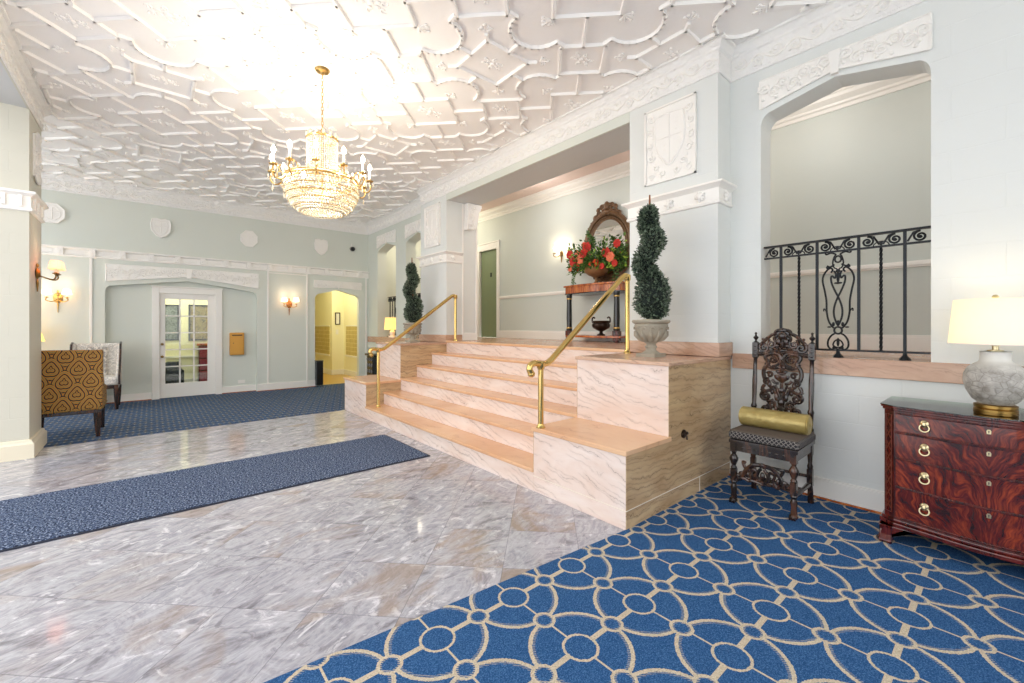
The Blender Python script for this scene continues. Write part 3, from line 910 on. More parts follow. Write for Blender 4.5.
m.box(.005, Y2-.03, .0, .10, Y2+.02, 1.84); m.box(.86, Y2-.03, 0, .955, Y2+.02, 1.84); m.box(.10, Y2-.03, 1.745, .86, Y2+.02, 1.84); m.box(-.005, Y2-.04, 1.84, .965, Y2+.02, 1.865)
build('frame', m, CASE, d2, bevel=.006)
for z in (.905, .70):
    m = M(); m.lathe([(0,0),(.018,0),(.020,.012),(.014,.02),(.02,.04),(.012,.052),(0,.055)], (0,0,0), 14)
    m.v = [(.135+p[0], yA-p[2], z+p[1]) for p in m.v]
    build('door_knob', m, ABRASS, d2, smooth=True)

# room beyond the french door
m = M(); m.box(-1.2, 10.8, 0, 2.05, 10.9, 2.6); m.box(-1.3, Y2+.08, 0, -1.2, 10.9, 2.6); m.box(2.0, Y2+.08, 0, 2.08, 10.9, 2.6)
struct('wall_parlour', m, YELW)
m = M(); m.box(-1.3, Y2+.08, 2.5, 2.08, 10.9, 2.6); struct('ceiling', m, CASE)
m = M(); m.box(-1.3, 9.07, -.12, 2.08, 10.9, .004); struct('floor', m, FCARP)
m = M(); m.box(-1.2, 10.775, .57, 2.0, 10.8, .61); m.box(-1.2, 10.785, .004, 2.0, 10.8, .14); struct('trim_22', m, CASE)
def picture(x0, x1, z0, z1, y, art, label, fr=EBON):
    t = thing('framed_picture', label, 'picture', ((x0+x1)/2, y, z0))
    m = M()
    for a in ((x0,z0,x1,z0+.03),(x0,z1-.03,x1,z1),(x0,z0,x0+.03,z1),(x1-.03,z0,x1,z1)): m.box(a[0], y-.03, a[1], a[2], y, a[3])
    build('frame', m, fr, t, bevel=.004)
    m = M(); m.box(x0+.03, y-.012, z0+.03, x1-.03, y, z1-.03); build('print', m, art, t)
picture(.13, .42, .92, 1.63, 10.8, ART1, 'grey figured picture on the yellow wall behind the glass door, on the left')
picture(.57, .97, .91, 1.64, 10.8, ART2, 'floral picture on the yellow wall behind the glass door, on the right')
t = thing('sideboard', 'dark red cabinet behind the right-hand panes of the glass door', 'cabinet', (.95, 10.5, .004))
RL = plain('red_lacquer_drawer', '8A2430', .3)
m = M(); m.box(.70, 10.3, .06, 1.30, 10.72, .82); build('body', m, MAHP, t, bevel=.006)
m = M(); m.box(.67, 10.26, .82, 1.33, 10.74, .86); build('top', m, WALN, t, bevel=.006)
for x in (.735, 1.265):
    m = M(); m.lathe([(.02,.004),(.03,.03),(.025,.07)], (x, 10.35, 0), 10); build('leg', m, MAHP, t, smooth=True)
for k in range(3):
    m = M(); m.box(.72, 10.285, .10+.24*k, 1.28, 10.30, .32+.24*k); dr = build('drawer', m, RL, t, bevel=.004)
    m = M(); m.ell((1.0, 10.275, .21+.24*k), .015, .015, .015, 8, 5); build('knob', m, BRASS, dr, smooth=True)
t = thing('armchair', 'low dark armchair behind the lower left panes of the glass door', 'armchair', (.32, 10.3, .004))
m = M(); m.box(.22, 10.1, .12, .42, 10.5, .28); build('seat', m, EBON, t, bevel=.02)
m = M(); m.box(.20, 10.45, .2, .44, 10.54, .52); build('backrest', m, EBON, t, bevel=.03)
for x in (.18, .42):
    m = M(); m.box(x, 10.1, .12, x+.05, 10.5, .38); build('armrest', m, EBON, t, bevel=.02)
for x in (.20, .445):
    for y in (10.14, 10.46):
        m = M(); m.box(x-.015, y-.015, .004, x+.015, y+.015, .13); build('leg', m, EBON, t)

# yellow corridor beyond the arched doorway
m = M(); m.box(2.10, Y2, 0, 2.2, 13, 3.0); m.box(2.2, 13, 0, 3.5, 13.1, 3); m.box(3.38, 10.8, 0, 3.9, 13, 3.0); m.box(3.67, Y2, 0, 3.8, 10.8, 3.0)
struct('wall_corridor', m, YELW)
m = M(); m.box(2.1, Y2, 2.6, 3.9, 13, 2.7); struct('ceiling', m, CASE)
m = M(); m.box(2.1, 9.07, -.12, 3.9, 13, .005); struct('floor', m, plain('honey_corridor_floor', 'C8A458', .35))
m = M(); m.box(3.365, 10.98, .50, 3.38, 12.9, 1.20); m.box(3.655, Y2+.02, .50, 3.67, 10.62, 1.20); struct('trim_19', m, TILE)
m = M(); m.box(3.35, 10.96, .46, 3.38, 12.9, .50); m.box(3.635, Y2+.02, .46, 3.67, 10.64, .50); m.box(3.36, 10.96, 1.20, 3.38, 12.9, 1.22); m.box(3.65, Y2, 1.20, 3.67, 10.64, 1.22)
m.box(3.36, 10.8, .005, 3.38, 13, .13); m.box(3.36, 10.78, .005, 3.67, 10.8, .13); m.box(3.65, Y2, .005, 3.67, 10.8, .13)
struct('baseboard_corridor', m, CASE)
t = thing('notice_frame', 'slim upright dark-framed notice on the yellow corridor corner', 'picture', (3.52, 10.8, 1.2))
m = M()
for a in ((3.45,1.24,3.57,1.26),(3.45,1.52,3.57,1.54),(3.45,1.24,3.47,1.54),(3.55,1.24,3.57,1.54)): m.box(a[0], 10.78, a[1], a[2], 10.8, a[3])
build('frame', m, BRONZE, t)
m = M(); m.box(3.47, 10.79, 1.26, 3.55, 10.8, 1.52); build('sheet', m, CASE, t)
m = M(); m.box(3.47, 10.79, 1.0, 3.53, 10.8, 1.12)
tag(build('wall_switch', m, CASE, bevel=.003), 'small white switch plate under the slim framed notice', 'switch')

# ------------------------------------------------------------------ left pier and beam
m = M(); m.box(-1.30, 5.8, 0, -.85, 6.36, H_); struct('wall_left', m, WALLL)
m = M(); m.box(-1.30, -2.2, 3.185, -.85, 5.8, H_); struct('wall_left', m, SOFF)
m = M(); m.box(-.86, -2.2, 3.178, -.846, 6.36, H_-.03); struct('wall_left', m, WALLL)
m = M(); m.box(-1.30, -2.2, 0, -.85, -1.2, H_); struct('wall_left', m, WALLL)
m = M(); m.box(-3.6, 5.8, 3.185, -1.3, 6.1, H_); m.box(-3.6, 6.1, 0, -3.5, 6.5, H_); struct('wall_left', m, WALLL)
pl = [(0,2.245),(.02,2.25),(.024,2.27),(.012,2.285),(.012,2.38),(.028,2.395),(.045,2.405),(.045,2.425),(0,2.425)]
m = M(); band(m, (-1.3,5.8,Zr), (-.85,5.8,(1,0)), (0,-1), pl); band(m, (-.85,5.8,(0,-1)), (-.85,6.36,(0,1)), (1,0), pl)
for x in (-1.2, -1.0, -.90): m.box(x-.012, 5.765, 2.285, x+.012, 5.79, 2.385)
rosettes(m, -1.1, -.98, 1, lambda t: (t, 5.788, 2.333), (0,-1,0))
for y in (5.90, 6.08, 6.26): m.box(-.84, y-.012, 2.285, -.82, y+.012, 2.385)
struct('trim_20', m, TRIM, smooth=True, angle=30)
m = M(); m.box(-.85, 5.95, 2.62, -.835, 6.25, 3.02)
vine(m, (-.835, 5.96, 2.66), (0,1,0), (0,0,1), (1,0,0), .3, .3, .1, .010, 9)
m.ell((-.835, 6.10, 2.62), .02, .12, .05); m.ell((-.835, 6.10, 3.02), .02, .12, .05)
struct('trim_21', m, RELIEF, smooth=True)
m = M()
pb = [(0,0),(.035,0),(.035,.13),(.022,.145),(.018,.165),(0,.17)]
band(m, (-1.3,5.8,Zr), (-.85,5.8,(1,0)), (0,-1), pb); band(m, (-.85,5.8,(0,-1)), (-.85,6.36,(0,1)), (1,0), pb)
struct('baseboard_left', m, plain('warm_white_trim', 'E6DEC8', .4))

# back wall behind the viewpoint with a wide opening
m = M(); m.box(-.85, -2.3, 0, .2, -2.2, H_); m.box(3.0, -2.3, 0, 3.75, -2.2, H_); m.box(.2, -2.3, 2.9, 3.0, -2.2, H_); m.box(.2, -2.3, 0, 3.0, -2.2, .5)
struct('wall_back', m, WALL)

# ------------------------------------------------------------------ staircase
st = thing('staircase', 'wide pink marble staircase of six steps with warm-lit tinted treads between two low stepped blocks', 'stairs', (2.6, 3.8, 0))
R_ = ZL/6; G_ = .2425
for k in range(6):
    x0 = 2.12+G_*k; top = R_*(k+1)
    if k == 5: x0 = XP
    x1 = 2.12+G_*(k+1) if k < 4 else (XP if k == 4 else XP+.03)
    m = M(); m.box(x0, YS0+.001, 0 if k == 0 else R_*k-.03, max(x1, x0+.02)+.02 if k < 5 else XP+.03, YS1-.001, top-.028)
    s_ = build('step', m, SM, st)
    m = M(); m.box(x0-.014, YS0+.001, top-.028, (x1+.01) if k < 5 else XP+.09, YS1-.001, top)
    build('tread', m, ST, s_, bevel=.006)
m = M(); m.box(2.2, YS0+.01, 0, XP+.01, YS1-.01, .13); build('core', m, SM, st)
ZB1, ZB2, XU = .47, .962, 2.60
for (a, b, side) in ((YB0, YS0, -1), (YS1, YB1, 1)):
    m = M(); m.box(2.12, a, 0, XW-.001 if side < 0 else XW-.001, b, ZB1-.032)
    lo = build('lower_block', m, SM, st, bevel=.002)
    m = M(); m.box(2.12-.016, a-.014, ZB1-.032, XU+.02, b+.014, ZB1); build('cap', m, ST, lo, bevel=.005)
    m = M(); m.box(XU, a, ZB1-.03, XW-.001, b, ZB2-.026); up = build('upper_block', m, SM, st, bevel=.002)
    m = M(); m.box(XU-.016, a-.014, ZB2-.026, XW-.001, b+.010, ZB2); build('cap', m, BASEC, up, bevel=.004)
    # thin side layer: veined block marble with the side's shade put into colour
    for yy, lo_, hi_ in ((a-.004, a-.004, a), (b, b, b+.004)):
        pl_ = [(2.121,.0),(XW-.001,.0),(XW-.001,ZB2-.027),(XU+.001,ZB2-.027),(XU+.001,ZB1-.033),(2.121,ZB1-.033)]
        if side < 0 and yy == b or side > 0 and yy == a-.004:
            pass
        m = M(); m.prism(pl_, 'Y', lo_, hi_); build('side_shade_layer', m, SMS, st)
m = M()
m.box(2.116, YB0-.008, .112, 3.54, YB0-.0035, .116); m.box(3.02, YB0-.008, .0, 3.025, YB0-.0035, .112)
m.box(2.1155, YB0, .112, 2.121, YS0, .115)
build('joint', m, plain('pale_grout', 'E9DECE', .6), st)
# little bronze fitting on the near block's side
t = thing('wall_tap', 'small bronze tap set low in the side of the near marble block', 'tap', (2.79, YB0-.01, .46))
m = M(); m.lathe([(0,0),(.03,0),(.03,.006),(0,.012)], (0,0,0), 14); m.v = [(2.79+p[0], YB0-.004-p[2], .46+p[1]) for p in m.v]
for s in (-1,1): m.ell((2.79+s*.022, YB0-.018, .462), .018, .008, .012)
m.tube([(2.79,YB0-.012,.455),(2.79,YB0-.028,.45),(2.79,YB0-.03,.425)], .007, 8)
build('fitting', m, BRONZE, t, smooth=True)

# handrails
def handrail(Y, xb, zb, zt0, xt, zt, ztb, label):
    t = thing('handrail', label, 'handrail', (xb, Y, zb), group=None)
    r = .023
    pts = [(xb-.095, Y, zt0-.055),(xb-.11, Y, zt0-.03),(xb-.10, Y, zt0+.0),(xb-.06, Y, zt0+.012),(xb, Y, zt0+.004),(xb+.06, Y, zt0+.006),(xb+.11, Y, zt0+.03)]
    pts = smooth_pts(pts, 5)
    pts += [Vector((xt-.10, Y, zt-.035))] + smooth_pts([(xt-.085, Y, zt-.026),(xt-.05, Y, zt-.004),(xt-.015, Y, zt),(xt, Y, zt-.01),(xt+.004, Y, zt-.035)], 4)
    m = M(); m.tube(pts, r, 14)
    m.ell((xb-.093, Y, zt0-.062), .028, .026, .024, 12, 8)
    build('rail', m, BRASS, t, smooth=True)
    for x, z0, z1, n in ((xb, zb, zt0, 0), (xt, ztb, zt-.01, 1)):
        m = M(); m.lathe([(.020,0),(.020,z1-z0)], (x, Y, z0), 16)
        po = build('post', m, BRASS, t, smooth=True)
        m = M(); m.lathe([(.033,0),(.033,.008),(.026,.016),(.023,.03)], (x, Y, z0), 18); build('foot_collar', m, BRASS, po, smooth=True)
        m = M(); m.lathe([(.022,-.03),(.028,-.02),(.029,.02),(.022,.028)], (x, Y, z1-.005), 16); build('head_collar', m, BRASS, po, smooth=True)
handrail(2.19, 2.135, .47, .925, 3.20, 1.645, ZB2, 'polished brass handrail standing on the near marble block beside the stairs')
handrail(5.25, 2.215, R_, .90, 3.38, 1.645, ZL, 'polished brass handrail along the far side of the stairs, foot on the lowest step')

# ------------------------------------------------------------------ floor mat
m = M(); m.prism([(-4.5,3.485),(1.945,3.485),(1.945,4.46),(-4.5,4.46)], 'Z', 0, .012)
t = thing('floor_mat', 'long blue-grey speckled runner mat on the marble floor in front of the stairs', 'mat', (0,3.97,0))
build('pile', m, MATP, t, bevel=.003)
m = M(); m.box(-4.51,3.47,0,1.96,3.485,.008); m.box(-4.51,4.46,0,1.96,4.475,.008); m.box(1.945,3.485,0,1.96,4.46,.008); build('rubber_edge', m, plain('navy_rubber_edging', '1C2438', .6), t)
# ------------------------------------------------------------------ wrought iron railings
def iron_railing(label, x, a, b, full=True, group=None):
    c = (a+b)/2; t = thing('iron_railing', label, 'railing', (x, c, ZL), group=group)
    zt, zb, z0 = 1.800, 1.722, 1.035
    m = M(); m.box(x-.022, a, zt, x+.022, b, zt+.012); build('handrail_bar', m, IRON, t, bevel=.002)
    m = M(); m.box(x-.010, a, zb-.008, x+.010, b, zb+.004); build('middle_bar', m, IRON, t)
    m = M(); m.box(x-.006, a, z0-.006, x+.006, b, z0+.006); build('bottom_bar', m, IRON, t)
    bars = [c+.349, c+.121, c-.113, c-.342]
    tw = [c+.232, c-.227]
    hh = zt-zb
    cells = [a] + sorted(bars) + [b]
    for p, q in zip(cells[:-1], cells[1:]):
        m = M(); w_ = q-p
        nsc = 2 if w_ > .15 else 1
        for k in range(nsc):
            cy = p + w_*(k+.5)/nsc; s = 1 if k else -1
            m.tube([(x, yy, zz) for yy, zz in spiral((cy+s*.012, (zt+zb)/2-.002), .034, 1.7, PI/2, s, 22)], .0066, 6)
            m.tube([(x, cy+s*.012, zt-.004),(x, cy-s*.02, zt-.012),(x, cy-s*.048, zb+.012)], .006, 5)
            m.ell((x, cy+s*.012, (zt+zb)/2-.002), .006, .008, .008, 6, 4)
        if nsc == 2:
            m.tube([(x, (p+q)/2+.04*cos(u), zb+.002+.03*sin(u)) for u in [PI*i/8 for i in range(9)]], .004, 5)
            m.ell((x, (p+q)/2, zb+.02), .005, .012, .016, 6, 4)
        build('frieze_scroll', m, IRON, t, smooth=True)
    for y in bars:
        m = M(); foot = abs(y-bars[0]) < 1e-6 or abs(y-bars[3]) < 1e-6
        zz = ZL if foot else z0
        m.box(x-.008, y-.008, zz, x+.008, y+.008, zt)
        if foot: m.lathe([(.030,0),(.026,.012),(.012,.03),(.010,.05)], (x, y, ZL), 8)
        build('baluster', m, IRON, t)
    for y in tw:
        m = M(); n = 60; vs = []; fs = []
        for i in range(n+1):
            z = z0+(zb-z0)*i/n; an = i*PI/5
            for k in range(4):
                u = an+PI/2*k; vs.append((x+.0095*cos(u), y+.0095*sin(u), z))
        for i in range(n):
            for k in range(4): l = (k+1)%4; fs.append((i*4+k, i*4+l, i*4+4+l, i*4+4+k))
        m.add(vs, fs); build('twisted_baluster', m, IRON, t)
    m = M(); r = .0062
    for s in (1,-1):
        def T(l, rr=r, k=5): m.tube([(x, c+s*p[0], p[1]) for p in smooth_pts([(q[0], q[1], 0) for q in l], k)], rr, 6)
        T([(.040,1.575),(.030,1.592),(.040,1.606),(.058,1.598),(.080,1.565),(.088,1.52),(.076,1.45),(.066,1.38),(.064,1.30),(.052,1.235),(.030,1.195),(.022,1.19)])
        T([(.022,1.585),(.012,1.56),(.018,1.535),(.032,1.55),(.040,1.54),(.036,1.50),(.015,1.44),(-.004,1.395),(-.022,1.33),(-.022,1.27),(-.006,1.215)])
        T([(.018,1.150),(.038,1.135),(.056,1.10),(.056,1.06),(.038,1.040),(.022,1.05),(.026,1.068)])
        T([(.0,1.112),(.02,1.095),(.028,1.07),(.016,1.058)], .005)
        T([(.064,1.30),(.080,1.325),(.082,1.305)], .004, 4)
        T([(.02,1.63),(.045,1.615),(.062,1.625)], .006)
        T([(.012,1.70),(.040,1.712),(.066,1.704),(.072,1.716)], .006)
        T([(.006,1.60),(.022,1.608),(.03,1.64),(.022,1.68),(.01,1.70)], .005)
        m.ell((x, c+s*.060, 1.612), .007, .011, .011, 6, 4); m.ell((x, c+s*.05, 1.195), .006, .014, .006, 6, 4)
        m.ell((x, c+s*.026, 1.215), .006, .010, .016, 6, 4)
        m.ell((x, c+s*.016, 1.052), .008, .020, .010, 6, 4)
    m.tube([(x, c+.022*cos(u), 1.172+.024*sin(u)) for u in [2*PI*i/14 for i in range(14)]], .0065, 6, True)
    m.tube([(x, c+.018*cos(u), 1.665+.022*sin(u)) for u in [2*PI*i/14 for i in range(14)]], .006, 6, True)
    m.ell((x, c, 1.545), .010, .010, .045, 8, 6); m.ell((x, c, 1.50), .010, .026, .008, 8, 4); m.ell((x, c, 1.585), .008, .014, .014, 8, 4)
    m.ell((x, c, 1.222), .009, .012, .022, 8, 4); m.ell((x, c, 1.09), .008, .009, .032, 8, 5); m.ell((x, c, 1.393), .008, .010, .010, 6, 4)
    build('lyre_panel', m, IRON, t, smooth=True)
    m = M(); m.lathe([(.032,0),(.026,.012),(.012,.03),(.009,.06)], (x, c, ZL), 8); build('foot', m, IRON, t)
    return t
iron_railing('black wrought iron railing with lyre scroll in the niche behind the carved chair', 3.62, NA+.004, NB-.004)
iron_railing('black wrought iron railing in the farthest arch, behind the small yellow lamp', 3.79, AR[1][0]+.004, AR[1][1]-.004)
iron_railing('black wrought iron railing in the arch behind the far topiary', 3.79, AR[0][0]+.004, AR[0][1]-.004)

# ------------------------------------------------------------------ carved high-backed chair
def carved_chair(label):
    # local frame: seat faces -x, origin at floor centre
    t = thing('carved_chair', label, 'chair', (0,0,0), local=True)
    xf, xr, hw = -.190, .165, .176
    def front_leg(s):
        m = M(); y = s*hw
        m.box(xf-.018, y-.018, .345, xf+.018, y+.018, .425)
        m.lathe([(.012,.225),(.020,.235),(.013,.25),(.026,.285),(.028,.30),(.018,.32),(.012,.33),(.018,.345)], (xf, y, 0), 12)
        m.box(xf-.017, y-.017, .150, xf+.017, y+.017, .228)
        m.lathe([(.016,.150),(.020,.14),(.014,.125),(.021,.10),(.017,.07),(.020,.03)], (xf, y, 0), 12)
        m.ell((xf-.008, y, .018), .032, .026, .020, 10, 6)
        for k in (-1,0,1): m.ell((xf-.032, y+k*.013, .012), .012, .007, .012, 6, 4)
        return m
    for s in (1,-1): build('leg', front_leg(s), OAK, t, smooth=True)
    for s in (1,-1):
        m = M(); y = s*hw
        m.box(xr-.016, y-.016, .33, xr+.016, y+.016, .43)
        m.lathe([(.015,.23),(.018,.25),(.012,.27),(.016,.33)], (xr, y, 0), 12)
        m.box(xr-.016, y-.016, .12, xr+.016, y+.016, .23)
        m.tube([(xr, y, .12),(xr+.012, y, .02),(xr+.016, y, 0)], [.016,.018,.020], 8)
        build('leg', m, OAK, t, smooth=True)
    lean = lambda z: xr + (z-.43)*.085
    for s in (1,-1):
        m = M(); y = s*hw
        zz = [.43,.47,.48,.50,.51,.56,.60,.61,.63,.80,.90,.955,.965]
        rr = [.016,.016,.020,.020,.014,.016,.018,.021,.014,.017,.013,.013,.02]
        m.tube([(lean(z), y, z) for z in zz], rr, 10)
        m.prism([(y-.018,.965),(y+.018,.965),(y+.018,1.075),(y-.018,1.075)], 'X', lean(1.02)-.018, lean(1.02)+.018)
        for z in (.99, 1.02, 1.05): m.ell((lean(z)-.018, y, z), .006, .013, .012, 6, 4)
        m.lathe([(.020,0),(.008,.010),(.006,.018),(.016,.030),(.018,.038),(.007,.05),(.006,.062),(.010,.068),(0,.078)], (lean(1.075), y, 1.075), 10)
        build('back_post', m, OAK, t, smooth=True)
    # seat frame
    m = M()
    m.box(xf-.012, -hw, .352, xf+.012, hw, .415); m.box(xr-.012, -hw, .352, xr+.012, hw, .415)
    for s in (1,-1): m.box(xf, s*hw-.012, .352, xr, s*hw+.012, .415)
    m.box(xf-.022, -hw-.026, .405, xr+.012, hw+.026, .428)
    for k in range(7): m.ell((xf-.012, -hw+.05+k*.041, .383), .006, .014, .008, 6, 4)
    build('seat_frame', m, OAK, t, bevel=.003)
    # low stretchers
    m = M()
    for s in (1,-1):
        m.tube([(xf, s*hw, .135),(xf+.07, s*hw, .135),(xf+.09, s*hw, .135),(0, s*hw, .135),(xr-.06, s*hw, .135),(xr, s*hw, .135)], [.010,.013,.018,.012,.016,.010], 8)
    m.tube([(0, -hw, .135),(0,-.08,.135),(0,-.05,.135),(0,0,.135),(0,.05,.135),(0,.08,.135),(0,hw,.135)], [.010,.013,.018,.012,.018,.013,.010], 8)
    m.tube([(xr, -hw, .18),(xr,0,.18),(xr,hw,.18)], .011, 8)
    build('stretcher', m, OAK, t, smooth=True)
    # carved front stretcher
    m = M()
    for s in (1,-1):
        def T(l, rr=.011, k=5): m.tube([(xf+.002, s*p[0], p[1]) for p in smooth_pts([(q[0], q[1], 0) for q in l], k)], rr, 7)
        T([(.155,.185),(.120,.195),(.100,.235),(.06,.275),(.02,.285),(0,.278)], .014)
        T([(.155,.165),(.11,.175),(.085,.165),(.06,.172),(0,.165)], .011)
        T([(.098,.238),(.112,.262),(.118,.285),(.10,.28)], .010)
        T([(.078,.17),(.062,.20),(.07,.235),(.045,.25),(.035,.225),(.05,.21)], .009)
        T([(.012,.175),(.032,.21),(.02,.25),(.008,.262)], .010)
        m.ell((xf, s*.125, .205), .010, .022, .016, 8, 5); m.ell((xf, s*.088, .205), .009, .012, .02, 8, 5)
    m.ell((xf, 0, .215), .012, .016, .03, 8, 6); m.ell((xf-.004, 0, .29), .012, .022, .014, 8, 5)
    m.ell((xf, 0, .18), .012, .03, .010, 8, 5)
    build('front_stretcher', m, OAK, t, smooth=True)
    # carved crest
    m = M(); xc = lean(1.04)
    for s in (1,-1):
        def T(l, rr=.011, k=5, dx=0): m.tube([(xc+dx, s*p[0], p[1]) for p in smooth_pts([(q[0], q[1], 0) for q in l], k)], rr, 8)
        T([(.156,1.045),(.140,1.062),(.115,1.09),(.080,1.125),(.052,1.140),(.040,1.160),(0,1.172)], .012)
        T([(.156,.988),(.12,.992),(.08,1.008),(.04,1.012),(0,1.006)], .015)
        m.tube([(xc-.006, s*a, b) for a, b in spiral((.115,1.04), .034, 1.5, .6, -1)], .009, 6)
        m.tube([(xc-.006, s*a, b) for a, b in spiral((.070,1.065), .028, 1.4, 2.4, 1)], .009, 6)
        T([(.150,1.02),(.128,1.075),(.10,1.05),(.085,1.10)], .008)
        T([(.012,1.04),(.035,1.03),(.06,1.035)], .010, dx=-.008)
        T([(.03,1.13),(.052,1.11),(.045,1.085)], .010, dx=-.008)
        m.ell((xc-.010, s*.024, 1.085), .012, .017, .022, 8, 5); m.ell((xc-.010, s*.034, 1.055), .012, .018, .012, 8, 5)
        m.ell((xc-.010, s*.016, 1.035), .014, .014, .014, 8, 5); m.ell((xc-.004, s*.138, 1.068), .008, .014, .010, 6, 4); m.ell((xc, s*.126, 1.10), .007, .012, .010, 6, 4)
    m.prism([(-.15,.996),(.15,.996),(.15,1.015),(.1,1.03),(.05,1.03),(.045,1.15),(0,1.168),(-.045,1.15),(-.05,1.03),(-.1,1.03),(-.15,1.015)], 'X', xc-.001, xc+.008)
    m.ell((xc-.012, 0, 1.125), .016, .030, .028, 10, 6); m.ell((xc-.014, 0, 1.065), .016, .014, .03, 10, 6); m.ell((xc-.012, 0, 1.022), .012, .03, .010, 8, 5)
    m.ell((xc-.004, 0, 1.165), .012, .036, .012, 8, 5)
    build('crest', m, OAK, t, smooth=True)
    # carved splat
    m = M(); X = lambda z: lean(z)-.002
    for s in (1,-1):
        def T(l, rr=.012, k=5, dx=0): m.tube([(X(p[1])+dx, s*p[0], p[1]) for p in smooth_pts([(q[0], q[1], 0) for q in l], k)], rr, 8)
        T([(0,.955),(.018,.985),(.045,.998),(.085,.990),(.108,.975),(.104,.955),(.088,.925),(.112,.89),(.118,.85),(.108,.81),(.094,.79)], .014)
        T([(.006,.935),(.022,.905),(.055,.893),(.088,.905),(.104,.93)], .013)
        T([(.02,.98),(.012,.945),(.03,.915),(.06,.905)], .010, dx=-.006)
        m.tube([(X(.95)-.008, s*a, b) for a, b in spiral((.055,.955), .030, 1.5, 1.2, 1)], .009, 6)
        m.tube([(X(.80)-.006, s*a, b) for a, b in spiral((.090,.795), .026, 1.4, 2, -1)], .010, 6)
        m.tube([(X(.69)-.006, s*a, b) for a, b in spiral((.098,.690), .034, 1.5, 1.2, -1)], .012, 6)
        m.tube([(X(.61)-.006, s*a, b) for a, b in spiral((.095,.600), .034, 1.5, 1.8, 1)], .012, 6)
        T([(.108,.77),(.122,.745),(.108,.725),(.07,.735),(.045,.765)], .012)
        T([(.118,.735),(.13,.725)], .012, 3)
        T([(.008,.60),(.012,.66),(.032,.70),(.048,.745),(.075,.76)], .011)
        T([(.006,.68),(.020,.73),(.036,.775)], .008, dx=-.008)
        T([(.045,.64),(.03,.60),(.045,.56),(.04,.52)], .012)
        T([(.12,.56),(.11,.50),(.118,.45)], .014); T([(.075,.56),(.06,.50),(.07,.45)], .012)
        T([(.062,.81),(.045,.79),(.02,.785)], .010)
        m.ell((X(.9)-.01, s*.014, .90), .012, .014, .014, 8, 5); m.ell((X(.87)-.01, s*.022, .872), .012, .018, .012, 8, 5)
        m.ell((X(.75), s*.078, .775), .012, .016, .022, 8, 5); m.ell((X(.75), s*.06, .72), .010, .012, .018, 8, 5)
        m.ell((X(.66), s*.055, .655), .010, .012, .022, 8, 5)
        m.tube([(X(.64)-.006, s*a, b) for a, b in spiral((.058,.635), .030, 1.4, .4, 1)], .011, 6)
        m.tube([(X(.56)-.006, s*a, b) for a, b in spiral((.060,.560), .030, 1.4, 2.4, -1)], .011, 6)
        m.tube([(X(.83)-.004, s*a, b) for a, b in spiral((.075,.845), .022, 1.2, .4, 1)], .009, 6)
        m.ell((X(.7)-.006, s*.03, .69), .010, .014, .03, 8, 5); m.ell((X(.52), s*.09, .53), .012, .03, .03, 8, 5)
    # ribbed cup and flower in the centre
    m.lathe([(0,.79),(.012,.792),(.016,.80),(.040,.82),(.046,.840),(.042,.846),(0,.846)], (X(.82), 0, 0), 20, rib=.10, ribn=10, sx=.5)
    m.ell((X(.89)-.01, 0, .885), .014, .012, .02, 8, 5); m.ell((X(.93)-.01, 0, .925), .014, .012, .022, 8, 5)
    m.ell((X(.86)-.008, 0, .858), .014, .03, .010, 8, 5)
    m.tube([(X(.79), 0, .79),(X(.7), 0, .70),(X(.6), 0, .60),(X(.45), 0, .45)], [.010,.016,.012,.016], 8)
    m.ell((X(.7)-.008, 0, .74), .012, .022, .02, 8, 5); m.ell((X(.66)-.008, 0, .655), .014, .022, .026, 8, 5)
    m.box(X(.45)-.012, -.125, .445, X(.45)+.012, .125, .475)
    build('splat', m, OAK, t, smooth=True)
    return t
cc = carved_chair('dark carved high-backed chair in the corner by the marble block, gold bolster on its seat')
cc.location = Vector((3.215, 1.048, .006))*K; cc.rotation_euler = (0,0,.02)
t = thing('seat_cushion', 'thin taupe seat pad with black lattice border on the carved chair', 'cushion', (3.21,1.048,.436), local=True)
m = M(); m.box(-.205,-.212,.000,.160,.205,.056); build('border', m, LATT, t, bevel=.018, seg=4)
m = M(); m.box(-.198,-.204,.044,.154,.198,.062); build('top_panel', m, SEATF, t, bevel=.016, seg=4)
t = thing('bolster', 'crushed gold velvet bolster lying across the carved chair', 'cushion', (3.215,1.045,.497), local=True)
m = M(); n = 28; prof = []; R0 = .066
pts = [(0,-.208),(0,-.206),(0,-.198),(0,.198),(0,.206),(0,.208)]
vs_r = [.02,.050,R0,R0,.050,.02]
m.tube([(0.02, y, R0*.98) for _, y in pts], vs_r, 28); build('body', m, GOLDV, t, smooth=True, angle=50)
for s in (-1,1):
    m = M(); m.tube([(0.02+.056*cos(2*PI*i/24), s*.203, R0*.98+.056*sin(2*PI*i/24)) for i in range(24)], .005, 6, True); build('piping', m, GOLDV, t, smooth=True)
    m = M(); m.ell((0.02, s*.208, R0*.98), .012, .006, .012, 8, 5); build('button', m, GOLDV, t, smooth=True)

